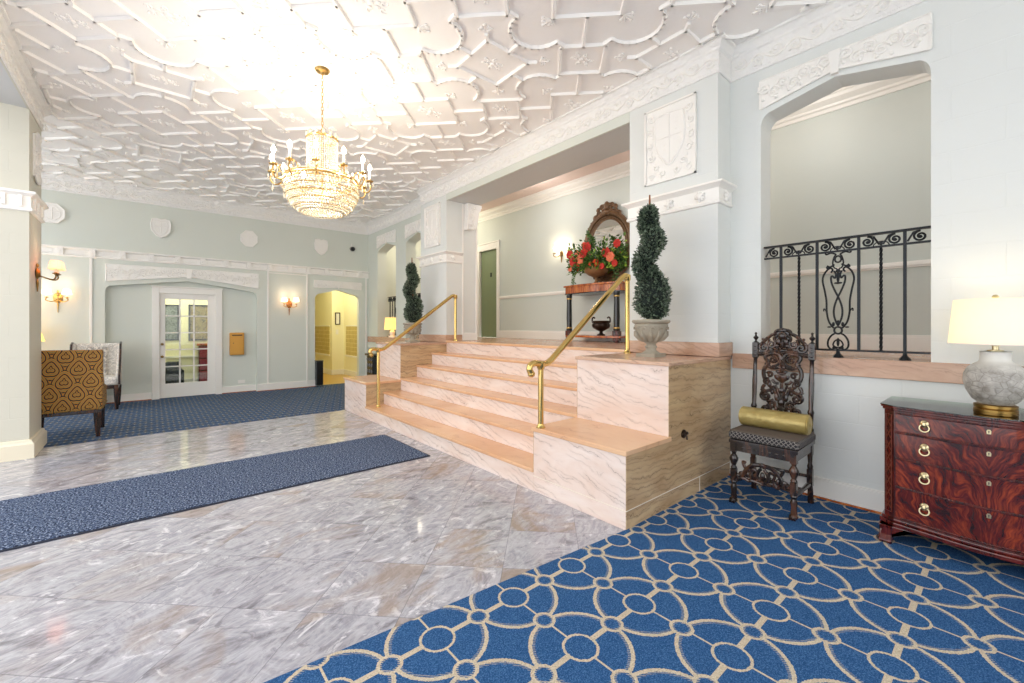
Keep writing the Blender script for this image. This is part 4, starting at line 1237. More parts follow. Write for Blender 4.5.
# ------------------------------------------------------------------ bow-front mahogany chest
CY, HWc = .067, .395
ct = thing('chest_of_drawers', 'glossy flame mahogany bow-front chest with four drawers against the right wall', 'chest of drawers', (3.33, CY, .006))
def front(y, x0=3.125, bow=.055): 
    u = max(-1, min(1, (y-CY)/(HWc-.045)))
    return x0 - bow*(1-u*u)**1.0*.5 - bow*.5*(cos(u*PI)+1)*.5
def slab(y0, y1, z0, z1, out=0, n=24, xb=XW-.03, cant=False):
    ys = [y0+(y1-y0)*i/n for i in range(n+1)]
    poly = [(front(y)-out, y) for y in ys] + [(xb, y1), (xb, y0)]
    m = M(); m.prism(poly, 'Z', z0, z1); return m
def slabc(w, z0, z1, out=0, n=28):
    # plan with canted corners
    hw = HWc-.045
    ys = [CY-hw+2*hw*i/n for i in range(n+1)]
    poly = [(front(y)-out, y) for y in ys]
    poly += [(3.125+.035, CY+HWc+out), (XW-.03, CY+HWc+out), (XW-.03, CY-HWc-out), (3.125+.035, CY-HWc-out)]
    m = M(); m.prism(poly, 'Z', z0, z1); return m
build('carcass', slabc(0, .135, .735), MAHP, ct, bevel=.003)
bm_ = slabc(0, .098, .122, .022); b2 = slabc(0, .122, .140, .012); bm_.add(b2.v, b2.f)
build('base_moulding', bm_, MAHP, ct, bevel=.005)
bt = slabc(0, .735, .748, .008); b2 = slabc(0, .748, .758, .016); bt.add(b2.v, b2.f)
build('top', bt, MAHP, ct, bevel=.003)
build('glass_top', slabc(0, .7585, .764, .018), GTOP, ct)
zs = [(.156,.318),(.326,.475),(.483,.616),(.624,.722)]
for i, (a, b) in enumerate(zs):
    hw = HWc-.052; n = 24
    m = M(); ys = [CY-hw+2*hw*k/n for k in range(n+1)]
    poly = [(front(y)-.004, y) for y in ys] + [(front(y)+.02, y) for y in reversed(ys)]
    m.prism(poly, 'Z', a, b)
    dr = bpy.data.meshes.new('drawer')
    # each drawer has its own centred origin so its crotch figure fans from the middle
    o = build('drawer', m, MAHOG, ct, bevel=.002)
    m = M()
    for zz in (a-.003, b):
        P_ = [(front(y)-.007, y, zz) for y in ys]; m.tube(P_, .0045, 6)
    build('cock_bead', m, MAHP, o, smooth=True)
    for s in (1,-1):
        y = CY+s*.226; x = front(y)-.006; z = (a+b)/2+.012
        m = M(); m.ell((x, y, z), .008, .019, .021, 12, 6); m.ell((x-.008, y, z), .008, .013, .014, 10, 6)
        m.ell((x-.012, y+.006, z+.006), .004, .004, .004, 6, 4); m.ell((x-.012, y-.006, z+.006), .004, .004, .004, 6, 4); m.ell((x-.014, y, z-.004), .005, .006, .005, 6, 4)
        m.tube([(x-.008+.003*sin(u), y+.019*cos(u), z-.020+.019*sin(u)) for u in [2*PI*q/20 for q in range(20)]], .0032, 6, True)
        build('ring_pull', m, PBRASS, o, smooth=True)
    x = front(CY)-.004; z = b-.030
    m = M(); m.prism([(CY-.007,z-.010),(CY+.007,z-.010),(CY+.008,z+.004),(CY+.004,z+.011),(CY-.004,z+.011),(CY-.008,z+.004)], 'X', x-.004, x+.002)
    k_ = build('escutcheon', m, PBRASS, o)
    m = M(); m.ell((x-.0045, CY, z+.003), .0012, .003, .003, 6, 4); m.box(x-.005, CY-.0015, z-.006, x-.004, CY+.0015, z+.002); build('keyhole', m, BLACKP, o)
# blind fret on the canted corner
for s in (1,-1):
    m = M(); pa = Vector((3.125, CY+s*(HWc-.045), 0)); pb_ = Vector((3.16, CY+s*HWc, 0)); d = pb_-pa; N = Vector((-d.y*s, d.x*s, 0)).normalized()
    if N.x > 0: N = -N
    def Q(u, z, o=.002): return pa + d*u + N*o + Vector((0,0,z))
    m.tube([Q(.22,.17),Q(.22,.71),Q(.78,.71),Q(.78,.17),Q(.22,.17)], .0028, 5)
    for k in range(8):
        z = .19+k*.065; m.tube([Q(.25,z+.05),Q(.5,z+.025),Q(.72,z),], .0034, 5)
        m.tube([Q(.3,z),Q(.5,z+.02),Q(.7,z+.045)], .0024, 5)
    build('corner_fret', m, FRETW, ct, smooth=True)
# ogee bracket feet
def ogee(sy):
    m = M(); out = .014
    yo = CY+sy*(HWc+out); yi = CY+sy*(HWc-.15)
    prof = [(yo+sy*.004,.006),(yo+sy*.014,.022),(yo-sy*.004,.05),(yo-sy*.012,.075),(yo+sy*.006,.100),(yi,.100),(yi+sy*.03,.085),(yi+sy*.06,.092),(yi+sy*.085,.07),(yo-sy*.05,.045),(yo-sy*.045,.022),(yo-sy*.05,.006)]
    m.prism(prof, 'X', 3.098, 3.155)
    # curved outward toe toward the room
    pr2 = [(3.085,.006),(3.075,.022),(3.098,.05),(3.106,.075),(3.088,.100),(3.25,.100),(3.22,.085),(3.18,.09),(3.155,.06),(3.14,.03),(3.145,.006)]
    m.prism(pr2, 'Y', *(sorted((yo-sy*.055, yo))))
    return m
for s in (1,-1): build('foot', ogee(s), MAHP, ct, bevel=.004)
for s in (1,-1):
    m = M(); m.box(3.46, CY+s*(HWc-.02)-.03, .006, XW-.035, CY+s*(HWc-.02)+.03, .10); build('foot', m, MAHP, ct, bevel=.004)

# table lamp on chest
LY, LX = .050, 3.30
lt = thing('table_lamp', 'grey crackled ceramic table lamp with ivory drum shade on the mahogany chest', 'lamp', (LX, LY, .764))
def LL(name, prof, mat, par=lt, n=36, z0=.764, **k):
    m = M(); m.lathe(prof, (LX, LY, z0), n, **k); return build(name, m, mat, par, smooth=True)
LL('plinth', [(.079,0),(.079,.012),(.074,.016),(.078,.020),(.078,.034),(.070,.038),(0,.038)], ABRASS)
t_ = LL('body', [(.060,.038),(.085,.062),(.106,.105),(.116,.150),(.114,.190),(.100,.222),(.078,.243),(.062,.252),(.056,.262),(.055,.298),(.058,.306),(.034,.309),(0,.309)], CRACK)
LL('neck', [(.030,.308),(.030,.313),(.012,.316),(.012,.335),(.018,.337),(.018,.342),(0,.342)], PBRASS)
LL('shade', [(.172,.345),(.152,.575),(.1495,.575),(.1695,.345)], SHADE, n=48)
LL('shade_rim', [(.173,.343),(.174,.349),(.171,.349),(.170,.343)], CASE, n=48)
m = M(); m.tube([(LX-.15, LY, 1.33),(LX, LY, 1.335),(LX+.15, LY, 1.33)], .003, 5); m.tube([(LX, LY-.15, 1.33),(LX, LY, 1.335),(LX, LY+.15, 1.33)], .003, 5); m.tube([(LX,LY,1.08),(LX,LY,1.335)], .003, 5)
m.lathe([(.006,0),(.010,.008),(.014,.014),(.008,.024),(0,.026)], (LX, LY, 1.337), 12)
build('finial', m, PBRASS, lt, smooth=True)
m = M(); m.ell((LX, LY, 1.20), .028, .028, .036, 12, 8); build('bulb', m, BULB, lt, smooth=True)

# ------------------------------------------------------------------ topiaries
def topiary(label, x, y, seed):
    z0 = ZB2
    t = thing('topiary', label, 'topiary', (x, y, z0))
    q = .082
    m = M()
    m.box(x-q, y-q, z0, x+q, y+q, z0+.026)
    m.lathe([(.072,.026),(.060,.036),(.040,.050),(.038,.066),(.046,.072),(.046,.082),(.036,.088),(.036,.100),(.050,.108),(.050,.118),(.060,.124),(.098,.150),(.118,.190),(.122,.225),(.128,.245),(.122,.255),(.142,.268),(.146,.278),(.140,.288),(.120,.284),(.118,.262),(0,.262)], (x, y, z0), 36)
    ur = build('urn', m, STONE, t, smooth=True)
    m = M()
    for k in range(12):
        a = 2*PI*k/12
        pts = [(x+r*cos(a), y+r*sin(a), z0+z) for r, z in ((.055,.122),(.090,.138),(.120,.17),(.126,.20))]
        m.tube(pts, [.010,.016,.014,.006], 6)
        m.tube([(x+(.125+.003)*cos(a+tt), y+(.125+.003)*sin(a+tt), z0+.215+.016*sin((tt)/.26*PI)) for tt in [i*.26/5 for i in range(6)]], .006, 5)
    build('leaf_relief', m, STONE, ur, smooth=True)
    m = M(); m.ell((x, y, z0+.268), .118, .118, .030, 16, 6); build('moss', m, MOSS, t, smooth=True)
    # spiral: centre line of the foliage
    R = Vector((.7617, -.6479))            # seen from the hall the turns sway along this line
    tab = [(1.31,.02,.115),(1.37,.0,.140),(1.43,.012,.148),(1.50,.022,.135),(1.565,.025,.112),(1.62,-.01,.092),(1.68,-.050,.088),(1.74,-.052,.092),(1.80,-.025,.095),(1.86,.012,.096),(1.92,.012,.088),(1.975,-.008,.078),(2.03,-.022,.078),(2.08,-.020,.066),(2.125,-.012,.042)]
    tab2 = [0,0,.0,.02,.04,.055,.03,-.01,-.045,-.03,.01,.035,.01,-.01,0]
    Fw = Vector((.6479, .7617))
    def at(u):
        q = u*(len(tab)-1); i = min(int(q), len(tab)-2); f = q-i
        a_ = [tab[i][k]*(1-f)+tab[i+1][k]*f for k in range(3)]; d_ = tab2[i]*(1-f)+tab2[i+1]*f
        return a_, d_
    def cen(u):
        (z, o, r), d_ = at(u); return x+R.x*o+Fw.x*d_, y+R.y*o+Fw.y*d_, z
    def rad(u): return at(u)[0][2]
    m = M(); P_ = [(x, y, z0+.262),(x+.006, y, 1.5),(x-.004, y, 1.8),(x-.008, y+.006, 2.10),(x-.008, y+.006, 2.235)]
    m.tube(P_, [.016,.014,.012,.010,.006], 8); build('trunk', m, BARK, t, smooth=True)
    rd = random.Random(seed); m = M(); core = M()
    n = 26
    for i in range(n+1):
        u = i/n; c = cen(u); r = rad(u)
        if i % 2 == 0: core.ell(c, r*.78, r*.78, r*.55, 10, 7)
    N = 5200
    for i in range(N):
        u = rd.random()**1.15; c = Vector(cen(u)); r = rad(u)*.92
        d = Vector((rd.gauss(0,1), rd.gauss(0,1), rd.gauss(0,1)*.95)).normalized()
        p = c + Vector((d.x*r, d.y*r, d.z*r*.6))*rd.uniform(.80, 1.0)
        dr = (d + Vector((rd.gauss(0,.35), rd.gauss(0,.35), rd.gauss(0,.35)+.15))).normalized()
        m.quadleaf(p, dr*rd.uniform(.022,.036), rd.uniform(.006,.009), dr.cross(Vector((rd.gauss(0,1),rd.gauss(0,1),rd.gauss(0,1)))).normalized())
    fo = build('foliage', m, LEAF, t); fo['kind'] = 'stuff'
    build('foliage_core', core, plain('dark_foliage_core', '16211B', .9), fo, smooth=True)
    return t
topiary('spiral-clipped topiary in a stone urn on the near marble block', 3.0, 1.836, 2)
topiary('spiral-clipped topiary in a stone urn on the far marble block', 3.0, 5.84, 3)

# ------------------------------------------------------------------ console table, mirror, flowers, urn in the upper hall
TC = 3.72; TX0, TX1 = 4.58, 4.965; HWt = .47
tt = thing('console_table', 'bow-front walnut console table with dark columns in the upper hall', 'console table', (4.77, TC, ZL))
def tslab(z0, z1, out=0, n=16, bow=.06):
    m = M(); ys = [TC-HWt-out+2*(HWt+out)*i/n for i in range(n+1)]
    poly = [(TX0-out-bow*(1-((y-TC)/(HWt+out))**2), y) for y in ys] + [(TX1, TC+HWt+out), (TX1, TC-HWt-out)]
    m.prism(poly, 'Z', z0, z1); return m
build('top', tslab(1.757, 1.782, .02), WALN, tt, bevel=.005)
build('frieze', tslab(1.667, 1.757), WALN, tt, bevel=.003)
build('frieze_line', tslab(1.654, 1.667, .004), EBON, tt)
build('shelf', tslab(1.045, 1.075), WALN, tt, bevel=.004)
for (lx, ly) in [(xx, TC+q*(HWt-.06)) for xx in (TX0+.02,) for q in (1,-1)]:
    m = M(); m.lathe([(.042,1.14),(.046,1.16),(.037,1.17),(.041,1.32),(.036,1.58),(.034,1.60),(.042,1.62),(.042,1.654)], (lx, ly, 0), 18)
    lg = build('leg', m, EBON, tt, smooth=True)
    m = M(); m.lathe([(.038,1.165),(.044,1.172),(.044,1.182),(.038,1.188)], (lx, ly, 0), 18); m.lathe([(.036,1.585),(.041,1.59),(.041,1.602),(.036,1.606)], (lx, ly, 0), 18)
    build('gilt_ring', m, GOLD, lg, smooth=True)
    m = M(); m.box(lx-.042, ly-.042, 1.075, lx+.042, ly+.042, 1.14); m.box(lx-.038, ly-.038, 1.01, lx+.038, ly+.038, 1.045); m.lathe([(.03,0),(.042,.008),(.034,.025)], (lx, ly, ZL), 12)
    build('foot', m, MAHP, lg, bevel=.004)
# dark two-handled urn on the shelf
ux, uy, uz = 4.70, 3.64, 1.075
t = thing('bronze_urn', 'dark two-handled bronze urn on the lower shelf of the console table', 'urn', (ux, uy, uz))
m = M(); m.lathe([(.055,0),(.055,.012),(.030,.025),(.020,.045),(.024,.055),(.050,.068),(.105,.100),(.122,.130),(.120,.155),(.108,.165),(.116,.192),(.122,.200),(.112,.200),(.095,.17),(0,.16)], (ux, uy, uz), 28, rib=.03, ribn=14)
build('bowl', m, BRONZE, t, smooth=True)
for s in (1,-1):
    m = M(); m.tube(smooth_pts([(ux, uy+s*.118, uz+.165),(ux, uy+s*.150, uz+.19),(ux, uy+s*.148, uz+.235),(ux, uy+s*.125, uz+.25),(ux, uy+s*.108, uz+.235)], 4), .011, 8); build('handle', m, BRONZE, t, smooth=True)
# flower arrangement
fx, fy, fz = 4.72, TC+.02, 1.782
fa = thing('flower_arrangement', 'red and coral silk flower arrangement in a footed bowl on the console table', 'flowers', (fx, fy, fz))
m = M(); m.lathe([(.070,0),(.070,.010),(.040,.022),(.018,.045),(.018,.085),(.030,.100),(.10,.125),(.155,.165),(.175,.215),(.170,.235),(.155,.235),(.15,.20),(0,.19)], (fx, fy, fz), 32)
build('bowl', m, plain('weathered_bronze_bowl', '8A6A4A', .4, .5, vary=('B08A60', 14)), fa, smooth=True)
rd = random.Random(11)
def rose(c, r, mat, par):
    m = M(); c = Vector(c)
    m.ell(c, r*.55, r*.55, r*.55, 8, 6)
    for ring, (n_, rr, tl) in enumerate(((4,.55,.5),(6,.85,.15),(7,1.05,-.2))):
        for k in range(n_):
            a = 2*PI*k/n_+ring*.6; d = Vector((-.55+.0*cos(a), cos(a), sin(a)))
            d = Vector((-.45+tl*.2, cos(a)*rr*.7, sin(a)*rr*.7))
            m.ell(c+d*r*.8, r*.28, r*.42, r*.42, 7, 5)
    build('flower', m, mat, par, smooth=True)
roses = [(.30,.34,RED,.075),(.20,.43,CORAL,.06),(.13,.33,CORAL,.055),(.02,.50,RED,.075),(.38,.45,RED,.065),(.09,.42,RED,.065),(-.10,.28,ORANGE,.055),(-.27,.40,RED,.07),(-.34,.33,CORAL,.07),(-.22,.22,RED,.045),(.24,.25,RED,.05),(-.42,.5,RED,.06),(-.02,.25,ORANGE,.05),(.36,.24,CORAL,.04),(-.40,.24,RED,.05),(.12,.55,ORANGE,.045)]
for dy, dz, mt, r in roses: rose((fx-.12-rd.uniform(0,.07)+abs(dy)*.15, fy+dy, fz+dz), r, mt, fa)
m = M(); m2 = M()
for i in range(1500):
    a = rd.uniform(0, 2*PI); el = rd.gauss(.2,.5); d = Vector((cos(a)*.42, sin(a)*1.0, abs(sin(el))*.75-.12))
    p = Vector((fx, fy, fz+.26)) + Vector((d.x*.45, d.y*.45, d.z*.55))*rd.uniform(.35,1.05)
    if p.x > 4.93: continue
    dr = (d.normalized()+Vector((rd.gauss(0,.5),rd.gauss(0,.5),rd.gauss(0,.5)))).normalized()
    (m if rd.random() < .82 else m2).quadleaf(p, dr*rd.uniform(.045,.085), rd.uniform(.014,.024), dr.cross(Vector((rd.gauss(0,1),rd.gauss(0,1),rd.gauss(0,1)))).normalized())
for k in range(5):
    P0 = Vector((fx-.05, fy-.02+.03*k, fz+.5)); tip = P0+Vector((-.02, rd.uniform(-.08,.08), rd.uniform(.12,.28)))
    m.tube([P0, tip], .004, 5)
    for q in range(12):
        p = P0.lerp(tip, q/11); m.quadleaf(p, Vector((rd.gauss(0,.03), rd.choice((-1,1))*.05, .02)), .016, (-1,0,0))
for k in range(6):
    y = fy+.28+.03*k if k < 3 else fy-.3-.03*k
    P0 = Vector((fx-.1, y, fz+.2)); tip = P0+Vector((-.02,.03,-.22-.02*k)); m.tube([P0, tip], .003, 5)
    for q in range(8): m.quadleaf(P0.lerp(tip, q/7), Vector((rd.gauss(0,.02), rd.choice((-1,1))*.035, -.02)), .012, (-1,0,0))
fo = build('leaves', m, LEAF2, fa); fo['kind'] = 'stuff'
fo = build('lime_leaves', m2, LIME, fa); fo['kind'] = 'stuff'
# oval mirror
MY, MZ, ry, rz = TC, 2.33, .31, .40
mt_ = thing('oval_mirror', 'oval mirror in a heavy carved gilt-brown frame above the console table', 'mirror', (4.97, MY, 1.86))
m = M(); n = 48
m.prism([(MY+ry*cos(2*PI*i/n), MZ+rz*sin(2*PI*i/n)) for i in range(n)], 'X', 4.955, 4.965); build('glass', m, MIRR, mt_)
m = M()
for (k, r, dx) in ((1.02,.018,0),(1.12,.012,-.01),(1.32,.036,-.005)):
    m.tube([(4.955+dx, MY+(ry+.26*(k-1))*cos(2*PI*i/n)*1.0, MZ+(rz+.26*(k-1))*sin(2*PI*i/n)) for i in range(n)], r, 8, True)
m.prism([(MY+(ry+.10)*cos(2*PI*i/n), MZ+(rz+.10)*sin(2*PI*i/n)) for i in range(n)], 'X', 4.968, 4.995)
for i in range(34):
    a = 2*PI*i/34; yy, zz = MY+(ry+.075)*cos(a), MZ+(rz+.075)*sin(a)
    m.ell((4.945, yy, zz), .028, .026, .030, 8, 5)
    m.tube([(4.935, p, q) for p, q in spiral((MY+(ry+.095)*cos(a+.09), MZ+(rz+.095)*sin(a+.09)), .026, 1.2, a, 1)], .008, 5)
bf = build('frame', m, FRAMEW, mt_, smooth=True)
m = M()
for s in (1,-1):
    for dy, dz, r, a in ((.06,.52,.05,0),(.13,.49,.045,1),(.20,.44,.04,2),(.09,.575,.04,3),(.03,.60,.035,.5),(.15,.545,.03,2.2)):
        m.tube([(4.935, MY+s*p, MZ+q) for p, q in spiral((dy, dz), r, 1.4, a, -1)], .013, 6)
        m.ell((4.94, MY+s*(dy+.01), MZ+dz), .022, .022, .022, 7, 5)
m.ell((4.93, MY, MZ+.585), .03, .045, .065, 10, 7); m.ell((4.93, MY, MZ+.50), .03, .06, .04, 10, 7)
build('crest', m, FRAMEW, bf, smooth=True)
m = M(); m.ell((4.93, MY, MZ-.50), .03, .08, .03, 10, 7)
for s in (1,-1): m.tube([(4.935, MY+s*p, MZ+q) for p, q in spiral((.08,-.48), .045, 1.4, 0, 1)], .012, 6)
build('lower_carving', m, FRAMEW, bf, smooth=True)

# ------------------------------------------------------------------ sconces
LIGHTS = []
def sconce(label, P0, N, arms=2, mat=GOLD, shades=True, back=1.0, spread=.12, up=.06, e=6, smat=SSHADE, plate=None, reach=.10):
    P0 = Vector(P0); N = Vector(N); S_ = Vector((0,0,1)).cross(N)
    t = thing('wall_sconce', label, 'wall lamp', tuple(P0))
    m = M(); rot = Matrix((S_, N, Vector((0,0,1)))).transposed()
    m.ell(P0+N*.012, .034*back, .012, .050*back, 14, 8, rot); m.ell(P0+N*.02, .022*back, .014, .032*back, 12, 6, rot)
    m.ell(P0+N*.012+Vector((0,0,.062*back)), .012, .010, .022, 8, 5, rot); m.ell(P0+N*.012-Vector((0,0,.068*back)), .012, .010, .028, 8, 5, rot)
    m.tube([P0+N*.012-Vector((0,0,.07*back)), P0+N*.012-Vector((0,0,.14*back))], [.010,.004], 8)
    build('backplate', m, plate or mat, t, smooth=True)
    ks = [(-1),(1)] if arms == 2 else [0]
    for k in ks:
        e0 = P0+N*.02-Vector((0,0,.02)); e1 = P0+N*reach+S_*(k*spread)+Vector((0,0,-.005))
        mid = P0+N*reach*.8+S_*(k*spread*.55)-Vector((0,0,.055))
        m = M(); m.tube(smooth_pts([e0, mid, e1-Vector((0,0,.03))+S_*k*.01, e1], 6), .0065, 7)
        m.tube([e0.lerp(mid,.6)+Vector((0,0,a*.0))+S_*k*p+Vector((0,0,q)) for p, q in spiral((0,.02), .02, 1.2)], .005, 5) if False else None
        m.lathe([(.006,0),(.024,.006),(.026,.012),(.010,.016),(.010,.022)], tuple(e1), 14)
        ar = build('arm', m, mat, t, smooth=True)
        m = M(); m.lathe([(.010,0),(.010,up)], (e1.x, e1.y, e1.z+.018), 10); build('candle', m, CANDLE, ar, smooth=True)
        bz = e1.z+.018+up
        m = M(); m.lathe([(.006,0),(.012,.012),(.011,.024),(.004,.042),(0,.05)], (e1.x, e1.y, bz), 10); build('bulb', m, BULB, ar, smooth=True)
        if shades:
            m = M(); m.lathe([(.056,0),(.040,.080),(.0385,.080),(.0545,0)], (e1.x, e1.y, bz-.025), 10 if shades == 'panel' else 24)
            build('shade', m, smat, ar, smooth=(shades != 'panel'))
        LIGHTS.append((tuple(Vector((e1.x, e1.y, bz+.02))), e))
    return t
SW = shade('white_sconce_shade', 'FFF4E4', .6, .7, 'FFEFDC')
sconce('brass sconce with pink pleated shades on the side of the left pier', (-.85, 6.08, 1.71), (1,0,0), shades='panel', spread=.055, reach=.14, e=2, back=1.25, mat=ABRASS)
sconce('two-armed gilt sconce on the far wall beside the ivory wing chair', (-1.033, YF, 1.61), (0,-1,0), back=1.5, smat=SW, e=2, spread=.10)
sconce('two-armed sconce with copper backplate on the far wall between door and yellow archway', (2.006, YF, 1.62), (0,-1,0), back=1.5, smat=SW, e=2, plate=COPPER, spread=.10)
sconce('two-candle brass sconce on the upper hall wall beside the oval mirror', (5.0, 4.645, 2.36), (-1,0,0), shades=False, back=1.0, e=4, spread=.075, mat=ABRASS)

# ------------------------------------------------------------------ chandelier
CX, CYY = 1.115, 3.82
ch = thing('chandelier', 'large crystal basket chandelier with candle bulbs hanging from the ceiling', 'chandelier', (CX, CYY, 2.15))
m = M(); m.lathe([(.055,0),(.06,-.008),(.05,-.022),(.02,-.03),(.010,-.045),(0,-.045)], (CX, CYY, ZC), 24); build('ceiling_canopy', m, GOLD, ch, smooth=True)
m = M(); z = ZC-.04; k = 0
while z > 2.87:
    c = Vector((CX, CYY, z-.018)); ax = (1,0) if k % 2 else (0,1)
    m.tube([c+Vector((ax[0]*.009*cos(u), ax[1]*.009*cos(u), .020*sin(u))) for u in [2*PI*i/10 for i in range(10)]], .0028, 5, True)
    z -= .031; k += 1
build('chain', m, GOLD, ch, smooth=True)
m = M(); m.tube([(CX,CYY,2.89),(CX,CYY,2.2)], .007, 8); build('stem', m, GOLD, ch)
zc_, rc = 2.80, .122; zb_, rb = 2.435, .290
m = M(); m.tube([(CX+rc*cos(2*PI*i/36), CYY+rc*sin(2*PI*i/36), zc_) for i in range(36)], .008, 6, True)
for k in range(4): a = PI/2*k; m.tube([(CX+rc*cos(a), CYY+rc*sin(a), zc_),(CX, CYY, 2.88)], .004, 5)
crw = build('crown_ring', m, GOLD, ch, smooth=True)
for k in range(14):
    a = 2*PI*k/14; m = M(); p = (CX+rc*cos(a), CYY+rc*sin(a), zc_+.026)
    m.lathe([(.004,-.022),(.010,-.010),(.013,.002),(.010,.014),(0,.022)], p, 8); build('crystal_knob', m, CRYST, crw, smooth=True)
m = M(); m.tube([(CX+rb*cos(2*PI*i/60), CYY+rb*sin(2*PI*i/60), zb_) for i in range(60)], .010, 8, True); m.tube([(CX+rb*cos(2*PI*i/60), CYY+rb*sin(2*PI*i/60), zb_+.02) for i in range(60)], .004, 6, True)
for k in range(6): a = PI/3*k; m.tube([(CX+rb*cos(a), CYY+rb*sin(a), zb_),(CX, CYY, zb_-.02)], .004, 5)
br_ = build('basket_ring', m, GOLD, ch, smooth=True)
for k in range(24):
    a = 2*PI*(k+.5)/24; m = M(); p = (CX+rb*cos(a), CYY+rb*sin(a), zb_+.036)
    m.lathe([(.004,-.02),(.011,-.010),(.014,.002),(.011,.014),(0,.022)], p, 8); build('crystal_knob', m, CRYST, br_, smooth=True)
# strands from crown to ring and the basket of beads
m = M()
for k in range(44):
    a = 2*PI*k/44
    for i in range(20):
        f = i/19; r = rc*(1-f)**1.0+ (rc*.98)*f; z = zc_-.02-(zc_-zb_-.02)*f
        m.octa((CX+r*cos(a), CYY+r*sin(a), z), .0065, .0095)
b = build('crown_strands', m, CRYST, ch); b['kind'] = 'stuff'
m = M()
prof = [(2.418,.291),(2.391,.294),(2.364,.294),(2.337,.290),(2.310,.284),(2.283,.275),(2.257,.262),(2.232,.245),(2.209,.224),(2.190,.200),(2.176,.176)]
for j, (z, r) in enumerate(prof):
    n_ = 72 if j % 1 == 0 else 60
    for i in range(n_):
        a = 2*PI*(i+.5*(j%2))/n_
        m.octa((CX+r*cos(a), CYY+r*sin(a), z), .0115, .0135)
for j in range(9):
    r = .165-.020*j; n_ = max(4, int(2*PI*r/.022))
    for i in range(n_): a = 2*PI*i/n_; m.octa((CX+r*cos(a), CYY+r*sin(a), 2.168-.004*j), .010, .010)
b = build('basket_beads', m, CRYST, ch); b['kind'] = 'stuff'
m = M()
for z, r in ((2.405,.294),(2.35,.293),(2.297,.281),(2.244,.255),(2.20,.214),(2.170,.17)):
    m.tube([(CX+r*cos(2*PI*i/48), CYY+r*sin(2*PI*i/48), z) for i in range(48)], .0040, 4, True)
build('bead_wires', m, GOLD, ch, smooth=True)
arm0 = None
for k in range(12):
    a = 2*PI*k/12+.13; ca, sa = cos(a), sin(a)
    def Pn(r, z): return (CX+r*ca, CYY+r*sa, z)
    m = M(); m.tube(smooth_pts([Pn(.29,2.435),Pn(.325,2.39),Pn(.365,2.38),Pn(.395,2.42),Pn(.385,2.47)], 5), .006, 6)
    m.tube(smooth_pts([Pn(.30,2.45),Pn(.315,2.49),Pn(.345,2.48),Pn(.338,2.44)], 4), .004, 5)
    m.lathe([(.006,0),(.030,.008),(.032,.014),(.010,.016),(.010,.03)], Pn(.385,2.47), 14)
    ar = build('arm', m, GOLD, ch, smooth=True)
    m = M(); m.lathe([(.009,0),(.009,.075)], Pn(.385,2.498), 10); build('candle', m, CANDLE, ar, smooth=True)
    m = M(); m.lathe([(.008,0),(.017,.014),(.018,.028),(.008,.052),(0,.064)], Pn(.385,2.573), 10); build('bulb', m, BULB, ar, smooth=True)
    for q in range(4):
        b_ = PI/2*q+a; m = M()
        m.octa((Pn(.385,0)[0]+.028*cos(b_), Pn(.385,0)[1]+.028*sin(b_), 2.448), .006, .028); build('crystal_drop', m, CRYST, ar)
    m = M(); m.octa(Pn(.38,2.35), .008, .035); build('crystal_drop', m, CRYST, ar)

# ------------------------------------------------------------------ plaster shields on the far wall
for i, (x, z, lb) in enumerate(((-1.09,2.83,'white plaster shield on the far wall nearest the left pier'),(.117,2.80,'white plaster shield on the far wall above the french door'),(1.345,2.785,'white plaster shield on the far wall above the right end of the wide recess'),(2.582,2.79,'white plaster shield on the far wall above the yellow archway'))):
    m = M()
    if i in (0,2): ol = [(.148*cos(a), .148*sin(a)) for a in [2*PI*k/8+PI/8 for k in range(8)]]
    else: ol = [(-.11,.12),(-.05,.135),(0,.12),(.05,.135),(.11,.12),(.125,.05),(.115,-.05),(.06,-.12),(0,-.155),(-.06,-.12),(-.115,-.05),(-.125,.05)]
    ol = [(a*1.08, b*1.05) for a, b in ol] if i in (1,3) else ol
    m.prism([(x+a*.92, z+b) for a, b in ol], 'Y', YF-.028, YF)
    m.tube([(x+a*.92, YF-.028, z+b) for a, b in ol], .010, 6, True)
    m.tube([(x+a*.62, YF-.030, z+b*.7) for a, b in ol], .005, 5, True)
    m.tube([(x, YF-.032, z+.08),(x, YF-.032, z-.09)], .006, 5); m.tube([(x-.08, YF-.032, z+.02),(x+.08, YF-.032, z+.02)], .006, 5)
    tag(build('wall_shield', m, TRIM, smooth=True, angle=30), lb, 'plaque', None)
# camera dome, mailbox, outlets, bin
t = thing('security_camera', 'small dark security camera on the far wall near the right corner', 'camera', (3.20, YF-.04, 2.80))
m = M(); m.lathe([(0,0),(.045,0),(.045,.02),(.03,.03),(0,.03)], (0,0,0), 16); m.v = [(3.20+p[0], YF-p[2], 2.82+p[1]) for p in m.v]; build('base', m, plain('grey_camera_base','8A8A88',.4), t, smooth=True)
m = M(); m.ell((3.205, YF-.055, 2.815), .046, .046, .046, 12, 8); build('dome', m, BLACKP, t, smooth=True)
m = M(); m.tube([(3.19,YF-.01,2.86),(3.19,YF-.012,2.93)], .008, 6); build('conduit', m, CASE, t)
mx0, mx1, mz0, mz1 = 1.06, 1.275, .685, 1.085
t = thing('mailbox', 'ochre metal letter box on the far wall beside the french door', 'mailbox', (1.165, Y2-.05, mz0))
m = M(); m.box(mx0, Y2-.10, mz0, mx1, Y2, mz1); build('case', m, MAILB, t, bevel=.012)
m = M(); m.box(mx0+.025, Y2-.108, mz0+.03, mx1-.025, Y2-.10, mz1-.07); build('door', m, MAILB, t, bevel=.004)
m = M(); m.box(mx0+.03, Y2-.104, mz1-.055, mx1-.03, Y2-.099, mz1-.035); build('letter_slot', m, BRONZE, t)
